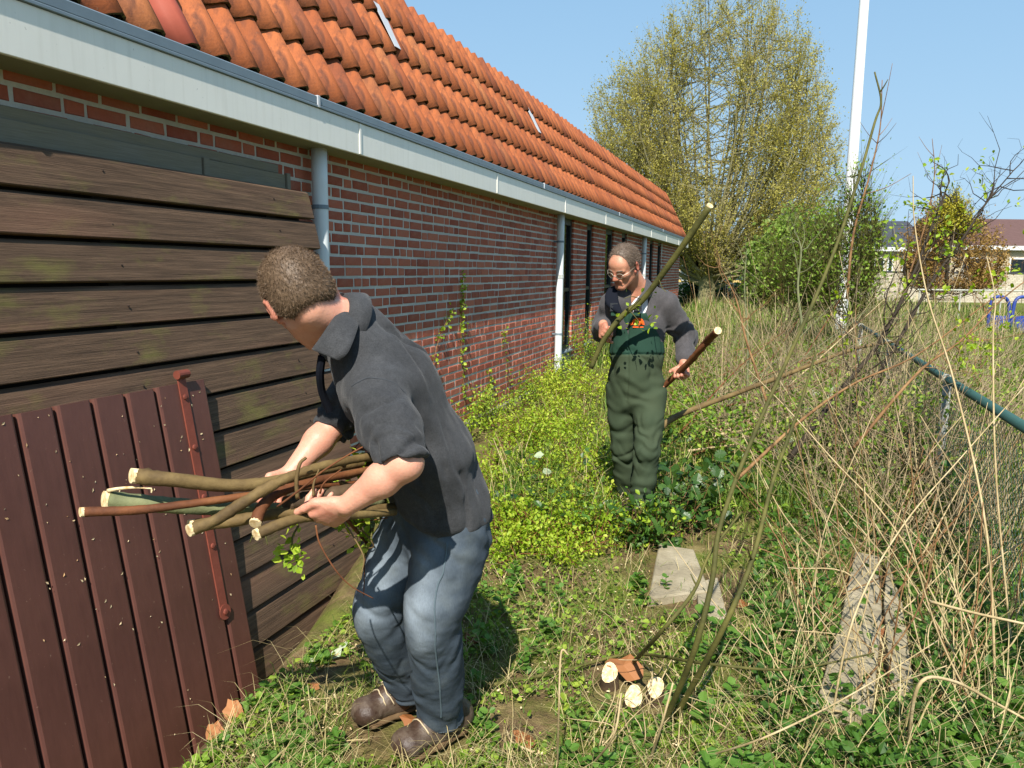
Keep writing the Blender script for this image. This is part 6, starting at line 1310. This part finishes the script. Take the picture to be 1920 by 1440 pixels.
# ================================================================== background
def tree(name, label, base, D0, env, ytop_trunk, r0, nl, ns, nt, nleaf, mleaf, mbark, lsz, seed, cat='tree', group=None, depth=.8, droop=0.0):
    """crown grown inside an outline of (height row: left, right) in photo pixels at distance D0"""
    r = np.random.default_rng(seed); rows = np.array([e[0] for e in env], float); L_ = np.array([e[1] for e in env], float); R_ = np.array([e[2] for e in env], float)
    th = thing(name, label, cat, tuple(base), group); sc = D0/FPX
    fork = at(base_px[0], ytop_trunk, D0) if False else base+np.array([0, 0, 1.0])*((np.array(at(0, ytop_trunk, D0))-np.array(at(0, base_y(base, D0), D0)))@np.array([0, 0, 1.0]))
    Pt = spline([base-[0, 0, .2], base*.6+fork*.4+r.normal(size=3)*.05, fork], 6); MB().add(*tube(Pt, np.linspace(r0*1.25, r0*.85, len(Pt)), 12, wob=.12)).build('trunk', mbark, th, smooth=True)
    wt = R_-L_
    def pick(n, lo=0.0):
        yr = r.choice(len(rows), n, p=wt/wt.sum()); y = np.clip(rows[yr]+r.normal(size=n)*(np.abs(np.diff(rows)).mean()*.6), rows.min(), rows.max()); lx = np.interp(y, rows, L_); rx = np.interp(y, rows, R_); u = np.clip(.5+.5*np.sign(r.random(n)-.5)*r.random(n)**.6*.98, 0, 1); x = lx+(rx-lx)*u
        hw = (rx-lx)/2*sc; dd = (r.random(n)*2-1)*np.sqrt(np.clip(1-(2*u-1)**2, 0.02, 1))*hw*depth; return np.array([at(a, b, D0+c) for a, b, c in zip(x, y, dd)])
    ends = pick(nl); lim = MB(); sec = MB(); tw = []
    segs_ = []
    for e in ends:
        k = r.uniform(.55, 1.0); s0 = Pt[int(k*(len(Pt)-1))]; h = e-s0; m1 = s0+h*[.45, .45, .30]+r.normal(size=3)*.12; m2 = s0+h*[.8, .8, .68]+r.normal(size=3)*.12
        q = spline([s0, m1, m2, e], 5); rl = r0*r.uniform(.16, .34); lim.add(*tube(q, np.linspace(rl, rl*.14, len(q)), 5, caps=False)); segs_.append((q, rl))
    for e in pick(ns):
        best = None; bd = 1e9
        for j in r.integers(0, len(segs_), 7):
            q = segs_[j][0]; i = r.integers(len(q)//4, len(q)-1)
            if q[i][2] > e[2]-.1*0-.15: continue
            d = np.linalg.norm(q[i]-e)
            if d < bd: bd = d; best = (q[i], segs_[j][1])
        if best is None or bd > 5: continue
        s0, rl = best; h = e-s0; q = spline([s0, s0+h*[.55, .55, .4], e], 4); sec.add(*tube(q, np.linspace(min(rl*.4, .02), .005, len(q)), 3, caps=False)); tw.append(q)
    tag(lim.build('limbs', mbark, th, smooth=True), kind='stuff')
    A_ = np.concatenate([q[3:] for q in tw]); T_ = np.concatenate([np.gradient(q, axis=0)[3:] for q in tw]); T_ /= np.linalg.norm(T_, axis=1)[:, None]+1e-9; j = r.integers(0, len(A_), nt); v = T_[j]*.9+r.normal(size=(nt, 3))*.45+[0, 0, .35-droop]; v /= np.linalg.norm(v, axis=1)[:, None]; l = .25+.6*r.random(nt)
    B0 = A_[j]; B1 = B0+v*l[:, None]; s = np.cross(v, r.normal(size=(nt, 3))); s /= np.linalg.norm(s, axis=1)[:, None]; w_ = .006; i = np.arange(nt)
    sec.add(np.concatenate([B0-s*w_, B0+s*w_, B1]), np.stack([i, i+nt, i+2*nt], -1), np.tile(r.random(nt), 3)); tag(sec.build('twigs', mbark, th), kind='stuff')
    j = r.integers(0, nt, nleaf); f = r.random(nleaf)[:, None]; pos = B0[j]*(1-f)+B1[j]*f+r.normal(size=(nleaf, 3))*.05; cl = fbm(pos*.9+seed, 2); mb = MB()
    keep = r.random(nleaf) < .78+.5*cl; pos = pos[keep]; cl = cl[keep]; qleaves(mb, pos, r.normal(size=pos.shape)+[0, 0, .4-droop], lsz*(.5+.9*r.random(len(pos))), .9, np.clip(.5+.5*cl+.2*r.normal(size=len(pos)), 0, 1), r)
    tag(mb.build('crown', mleaf, th), kind='stuff'); return th
def base_y(b, D0):
    d = np.asarray(b)-CAM; return 720-FPX*(d@CU)/(d@CF)
M_SPRING = leaf_mat('spring_leaf', '8c8836', 'a8a04a', 'c0b868', .6, .45); M_TBARK = bark('mossy_trunk_bark', '605c3a', '7a7450', '8e8664'); M_EVER = leaf_mat('hedge_leaf', '4a6822', '6e8834', '94a454', .5, .45); M_WILL = leaf_mat('willow_leaf', '5a7a22', '7c9a36', '9cb052', .55, .4)
b = at(1322, 585, 30.0); b[2] = .12
tree('hornbeam_tree', 'large upright hornbeam with olive spring leaves beyond the roof end', b, 30.0, [(-25, 1325, 1450), (30, 1245, 1495), (90, 1185, 1535), (150, 1132, 1555), (205, 1100, 1568), (270, 1110, 1582), (330, 1140, 1588), (385, 1180, 1584), (430, 1215, 1565), (470, 1255, 1530), (505, 1290, 1490)], 490, .30, 85, 1500, 26000, 165000, M_SPRING, M_TBARK, .070, 21)
b = at(1500, 600, 24.0); b[2] = .12
tree('evergreen_shrub', 'dense green shrub standing right of the tree trunk', b, 24.0, [(415, 1470, 1555), (440, 1440, 1570), (475, 1412, 1580), (510, 1395, 1585), (545, 1395, 1585), (575, 1410, 1570)], 575, .08, 30, 240, 2600, 11000, M_EVER, M_DARKB, .14, 22, 'shrub')
b = at(1600, 640, 12.0); b[2] = .1
tree('willow_shrub', 'feathery green willow shrub in front of the white flagpole', b, 12.0, [(330, 1600, 1618), (370, 1580, 1640), (410, 1560, 1655), (450, 1535, 1655), (490, 1515, 1650), (530, 1510, 1650), (570, 1530, 1640)], 610, .03, 30, 180, 1700, 4600, M_WILL, M_GRN, .055, 23, 'shrub')
b = at(1455, 640, 13.0); b[2] = .1
tree('willow_shrub', 'thin green willow clump left of the flagpole', b, 13.0, [(430, 1500, 1540), (470, 1450, 1560), (510, 1430, 1570), (550, 1420, 1560)], 600, .025, 22, 130, 1500, 4200, M_WILL, M_GRN, .055, 24, 'shrub')
b = at(1752, 540, 34.0); b[2] = .15
M_BROWN = leaf_mat('brown_hedge_leaf', '6a4f24', '8a6c34', '9c8248', .7, .2)
tree('brown_hedge', 'brownish untrimmed hedge in front of the dark roofed house', b, 34.0, [(395, 1745, 1810), (420, 1715, 1850), (450, 1695, 1880), (480, 1690, 1890), (510, 1690, 1890), (535, 1695, 1880)], 540, .1, 34, 300, 4200, 20000, M_BROWN, M_CANE, .10, 25, 'hedge')
b = at(1782, 470, 33.0); b[2] = 1.0
M_CON = leaf_mat('golden_conifer', '7a7a14', '9a9422', 'b3a63a', .6, .2)
tree('golden_conifer', 'small golden conifer poking above the brown hedge', b, 33.0, [(365, 1778, 1794), (385, 1764, 1806), (408, 1755, 1815), (432, 1750, 1822)], 440, .06, 14, 90, 900, 7000, M_CON, M_DARKB, .09, 26, 'conifer')
for k, (x0, x1, y, D0, lb) in enumerate(((1285, 1312, 560, 32, 'dark clipped bush left of the hornbeam trunk'), (1335, 1400, 560, 33, 'dark clipped bush right of the hornbeam trunk'))):
    b = at((x0+x1)/2, 600, D0); b[2] = .12; tree('dark_bush', lb, b, D0, [(545, x0, x1), (560, x0-6, x1+8), (580, x0-8, x1+10), (600, x0-6, x1+8)], 590, .05, 16, 70, 700, 4500, M_DEEP, M_DARKB, .13, 30+k, 'bush', 'dark bushes by the trunk')
# flagpole
t = MT('white_pole_paint', .4, .45); c = t.co(); n1 = t.noise(t.co((1, 1, .3)), 14, 5, .7); zc = t.n('ShaderNodeSeparateXYZ', {0: c}).outputs[2]
t.set(Base_Color=t.mix(t.math('MULTIPLY', t.ramp(n1, [(.5, 0.0), (.62, 1.0)]), t.n('ShaderNodeMapRange', {'Value': zc, 'From Min': 2.2, 'From Max': 2.9, 'To Min': .7, 'To Max': 0.0}).outputs[0]), 'dfe0dc', '6f7350')); M_POLE = t.m
b = at(1577, 590, 15.0); b[2] = .1
fp = thing('flagpole', 'tall white flagpole with flecked lower part behind the willow', 'flagpole', tuple(b)); Q = [b+[0, 0, z] for z in np.linspace(-.1, 9.5, 16)]; MB().add(*tube(Q, np.linspace(.115, .07, 16), 20)).build('pole', M_POLE, fp, smooth=True); MB().add(*tube([b-[0, 0, .05], b+[0, 0, .22], b+[0, 0, .24]], [.15, .15, .12], 20)).build('base_sleeve', M_ZINC, fp, smooth=True)
# low concrete panel fence left of and behind the tree
M_PANEL = plain('pale_concrete_panel', 'b4b2a8', .9, .1, .25, 3)
a0 = at(1262, 560, 38.0); a1 = at(1452, 560, 38.0); a0[2] = a1[2] = .1; dv = nrm(a1-a0); Lf = np.linalg.norm(a1-a0); fn = thing('panel_fence', 'low pale concrete panel fence behind the hornbeam trunk', 'fence', tuple((a0+a1)/2)); nv = np.array([-dv[1], dv[0], 0]); R3 = np.array([dv, nv, [0, 0, 1]]).T
for i in range(5):
    s = i*Lf/4; MB().add(*bevbox((s-.06, -.06, 0), (s+.06, .06, 1.55), .01)[:1]+(bevbox((s-.06, -.06, 0), (s+.06, .06, 1.55), .01)[1],)) if False else None
    V, F = bevbox((-.06, -.06, 0), (.06, .06, 1.62), .01); MB().add(V@R3.T+a0+dv*s, F).build('post', M_PANEL, fn)
    if i < 4:
        for z0, z1 in ((.05, .48), (.50, .93), (1.05, 1.5)):
            V, F = bevbox((.065, -.03, z0), (Lf/4-.065, .03, z1), .01); MB().add(V@R3.T+a0+dv*s, F).build('panel', M_PANEL, fn)
# houses
M_HBR = plain('pale_brick', 'b8ab94', .9, .1, .2, 3); M_HRF = plain('dark_roof_tiles', '3a3d44', .7, .3, .2, 4); M_HRB = plain('brown_roof_tiles', '5c4642', .8, .2, .2, 4); M_HWH = plain('white_trim', 'd2d3d0', .5, .4, .08, 5); M_OCH = plain('ochre_render', 'c2a56a', .9, .1, .15, 3)
def house(label, x0, x1, ytop, yeave, D0, roofm, wallm, wins, zb=.1, dpt=7.0):
    A0 = at(x0, yeave, D0); A1 = at(x1, yeave, D0); ze = (A0[2]+A1[2])/2; zt = float(at((x0+x1)/2, ytop, D0+dpt*.45)[2]); dv = A1-A0; dv[2] = 0; L = np.linalg.norm(dv); dv /= L; nv = np.array([-dv[1], dv[0], 0]); R3 = np.array([dv, nv, [0, 0, 1.]]).T; o = np.array([A0[0], A0[1], 0.]); T3 = lambda V: np.asarray(V)@R3.T+o
    h = thing('house', label, 'house', tuple(o+dv*L/2+[0, 0, zb]))
    V, F = box((0, .3, zb-.3), (L, dpt, ze)); MB().add(T3(V), F).build('wall', wallm, h)
    V = [[-.3, 0, ze], [L+.3, 0, ze], [L+.3, dpt/2, zt], [-.3, dpt/2, zt], [-.3, dpt+.3, ze], [L+.3, dpt+.3, ze]]; rf = MB().add(T3(V), [np.array([[0, 1, 2, 3], [3, 2, 5, 4], [1, 0, 4, 5]]), np.array([[0, 3, 4], [1, 5, 2]])]).build('roof', roofm, h)
    V, F = box((-.32, -.06, ze-.22), (L+.32, -.002, ze+.03)); MB().add(T3(V), F).build('fascia', M_HWH, h)
    for (u0, u1, z0, z1) in wins:
        V, F = box((u0*L, .2, z0), (u1*L, .298, z1)); w = MB().add(T3(V), F).build('window', M_HWH, h); V, F = box((u0*L+.09, .17, z0+.09), (u1*L-.09, .199, z1-.09)); MB().add(T3(V), F).build('pane', M_GLASS, w)
    return h
house('long bungalow with dark roof and white eaves behind the willow', 1560, 1742, 414, 464, 48, M_HRF, M_HBR, [(.10, .24, 1.1, 2.7), (.46, .57, 1.2, 2.6), (.60, .66, .6, 2.9), (.75, .9, 1.1, 2.7)])
house('house with brown tiled roof at the right edge', 1790, 2010, 411, 462, 46, M_HRB, M_HBR, [(.1, .3, 1.1, 2.6), (.5, .7, 1.1, 2.6)])
house('ochre house glimpsed between roof end and hornbeam trunk', 1250, 1400, 455, 488, 62, M_HRB, M_OCH, [(.2, .3, .8, 2.4), (.45, .55, .8, 2.4), (.7, .85, .8, 2.4)])
# pale brick garden wall, its courses too far off to tell apart
t = MT('garden_wall_brick', .9, .1); br_ = t.n('ShaderNodeTexBrick', {'Vector': t.co((1, 1, 1), 'Object', (math.radians(90), 0, 0)), 'Color1': 'c4bba8', 'Color2': 'ada390', 'Mortar': '8a8478', 'Scale': 3.0, 'Mortar Size': .02}); t.set(Base_Color=br_.outputs[0]); M_GW = t.m
a0 = at(1560, 560, 40.0); a1 = at(1990, 560, 40.0); a0[2] = a1[2] = 0; dv = nrm(a1-a0); Lw = np.linalg.norm(a1-a0); R3 = np.array([dv, [-dv[1], dv[0], 0], [0, 0, 1]]).T
gw = thing('garden_wall', 'pale brick garden wall in front of the bungalows', 'wall', tuple((a0+a1)/2))
V, F = box((0, 0, 0), (Lw, .22, 1.62)); MB().add(V@R3.T+a0, F).build('brickwork', M_GW, gw); V, F = bevbox((-.03, -.03, 1.621), (Lw+.03, .25, 1.70), .01); MB().add(V@R3.T+a0, F).build('coping', M_HRF, gw)
for i in range(5): V, F = bevbox((i*Lw/5+.3, -.08, 0), (i*Lw/5+.62, -.002, 1.60), .01); MB().add(V@R3.T+a0, F).build('pier', M_GW, gw)
# thin galvanised barrier rail and the blue rack on the far lawn
M_BLUE = plain('blue_paint', '2a3f86', .45, .4, .15, 8); M_GALV = plain('galvanised_tube', 'a9a99c', .5, .5, .1, 8)
a0 = at(1720, 543, 20.0); a1 = at(1960, 546, 20.0); ra = thing('barrier_rail', 'thin galvanised barrier rail before the garden wall', 'rail', (float((a0[0]+a1[0])/2), float((a0[1]+a1[1])/2), .1)); MB().add(*tube([a0, a1], .022, 8)).build('top_rail', M_GALV, ra)
for u in (.02, .34, .66, .98):
    p = a0+(a1-a0)*u; MB().add(*tube([[p[0], p[1], .05], p-[0, 0, .023]], .02, 8)).build('post', M_GALV, ra)
rk = at(1895, 640, 16.5); rk[2] = .08; rack = thing('blue_rack', 'blue tubular metal rack on the lawn beyond the fence', 'rack', tuple(rk)); e1 = nrm([CR[0], CR[1], 0]); e2 = nrm([CF[0], CF[1], 0])
for i, u in enumerate((-.52, -.02, .48)):
    o_ = rk+e1*u; MB().add(*tube(spline([o_, o_+[0, 0, .75], o_+e1*.06+[0, 0, .98], o_+e1*.22+[0, 0, 1.02], o_+e1*.36+[0, 0, .95], o_+e1*.42+[0, 0, .7], o_+e1*.42], 5), .035, 10)).build('hoop', M_BLUE, rack, smooth=True)
    V, F = bevbox((.06, -.015, .25), (.36, .015, .62), .01); MB().add(V@np.array([e1, e2, [0, 0, 1]])+o_, F).build('panel', M_BLUE, rack)
MB().add(*tube([rk-e1*.6+[0, 0, .12], rk+e1*1.0+[0, 0, .12]], .03, 8)).build('foot_bar', M_BLUE, rack, smooth=True)
# path on the far lawn
c4 = [atz(1770, 690, .13), atz(2010, 700, .13), atz(2010, 648, .13), atz(1790, 645, .13)]; o = MB().add([q+[0, 0, .03] for q in c4]+[q-[0, 0, .05] for q in c4], [np.array([[0, 1, 2, 3], [0, 4, 5, 1], [1, 5, 6, 2], [2, 6, 7, 3], [3, 7, 4, 0]])]).build('path', M_CONC); tag(o, kind='structure')
# chain link fence with green top rail
M_RAIL = plain('green_rail_paint', '2a4a46', .6, .4, .2, 12); M_LINK = plain('green_wire', '2f4a40', .5, .4, .15, 20); M_PST = plain('weathered_post', '8a8c86', .8, .2, .3, 9)
FXX, FZ = 1.13, .86
cf = thing('chain_link_fence', 'low chain link fence with green top rail at the right', 'fence', (FXX, 7, 0)); ya, yb = 2.6, 12.5
MB().add(*tube([[FXX, ya, FZ], [FXX, (ya+yb)/2, FZ], [FXX, yb, FZ]], .026, 14)).build('top_rail', M_RAIL, cf, smooth=True)
for y in (3.0, 5.75, 8.5, 11.25):
    g = float(ground(FXX, y)); MB().add(*tube([[FXX+.0, y, g-.1], [FXX, y, FZ-.032]], .026, 12)).build('post', M_PST, cf, smooth=True); MB().add(*tube([[FXX, y-.03, FZ], [FXX, y+.03, FZ]], .036, 14)).build('clamp', M_GALV, cf)
w = MB(); st_ = .058; y = ya-.9
while y < 9.5:
    for e in (-1, 1):
        n = 9; zz = np.linspace(-.03, FZ-.035, n); q = np.stack([np.full(n, FXX+.004*e), y+(zz+.03)*e*.95, zz], -1); q = q[(q[:, 1] > ya) & (q[:, 1] < 9.5)]
        if len(q) > 1: w.add(*tube(q, .0014, 3, caps=False))
    y += st_
tag(w.build('wire_mesh', M_LINK, cf), kind='stuff')
# distant bare wood on the skyline, haze put into its pale colours
M_HAZ = leaf_mat('distant_twigs', '8c8676', '9c9686', 'a8a294', .9, .1); mb = MB(); n = 9000; x = rng.uniform(-40, 140, n); yv_ = 170+rng.uniform(-12, 12, n); hh = (6.5+3.0*fbm(np.stack([x*.11, x*0, x*0], -1), 3))*rng.random(n)**.6; qleaves(mb, np.stack([x, yv_, hh], -1), rng.normal(size=(n, 3))*[.4, .4, 1]+[0, 0, 1], 1.6, .5); tag(mb.build('far_wood', M_HAZ), 'pale leafless wood on the horizon', 'wood', kind='stuff')
# creepers on the brick wall
def creeper(pts, lb, n, sz):
    Q = spline(pts, 8); th = thing('creeper', lb, 'creeper', tuple(Q[0])); MB().add(*tube(Q, np.linspace(.004, .0015, len(Q)), 5)).build('stem', M_CANE, th); j = (rng.random(n)**.8*len(Q)).astype(int) % len(Q); mb = MB(); pos = Q[j]+rng.normal(size=(n, 3))*[.012, .03, .03]; pos[:, 0] = np.maximum(pos[:, 0], WX+.008); leaves(mb, pos, rng.normal(size=(n, 3))+[.6, 0, .2], sz*(.5+.8*rng.random(n)), .8); tag(mb.build('leaves', M_TWIGL, th), kind='stuff')
def wpt(x, y): d = CF+CR*(x-960)/FPX-CU*(y-720)/FPX; return CAM+d*((WX+.012)/d[0])
creeper([wpt(872, 760), wpt(868, 690), wpt(864, 610), wpt(866, 560), wpt(868, 522)], 'ivy strand climbing straight up the brick wall', 150, .035)
creeper([wpt(800, 740), wpt(810, 690), wpt(822, 640), wpt(838, 600), wpt(846, 585)], 'thin creeper with sparse leaves left of the ivy strand', 60, .035)
creeper([wpt(955, 720), wpt(950, 680), wpt(944, 640), wpt(945, 615)], 'short creeper with a leaf tuft right of the ivy strand', 40, .035)
creeper([wpt(905, 760), wpt(920, 720), wpt(915, 690)], 'small creeper low on the wall under the ivy', 50, .035)
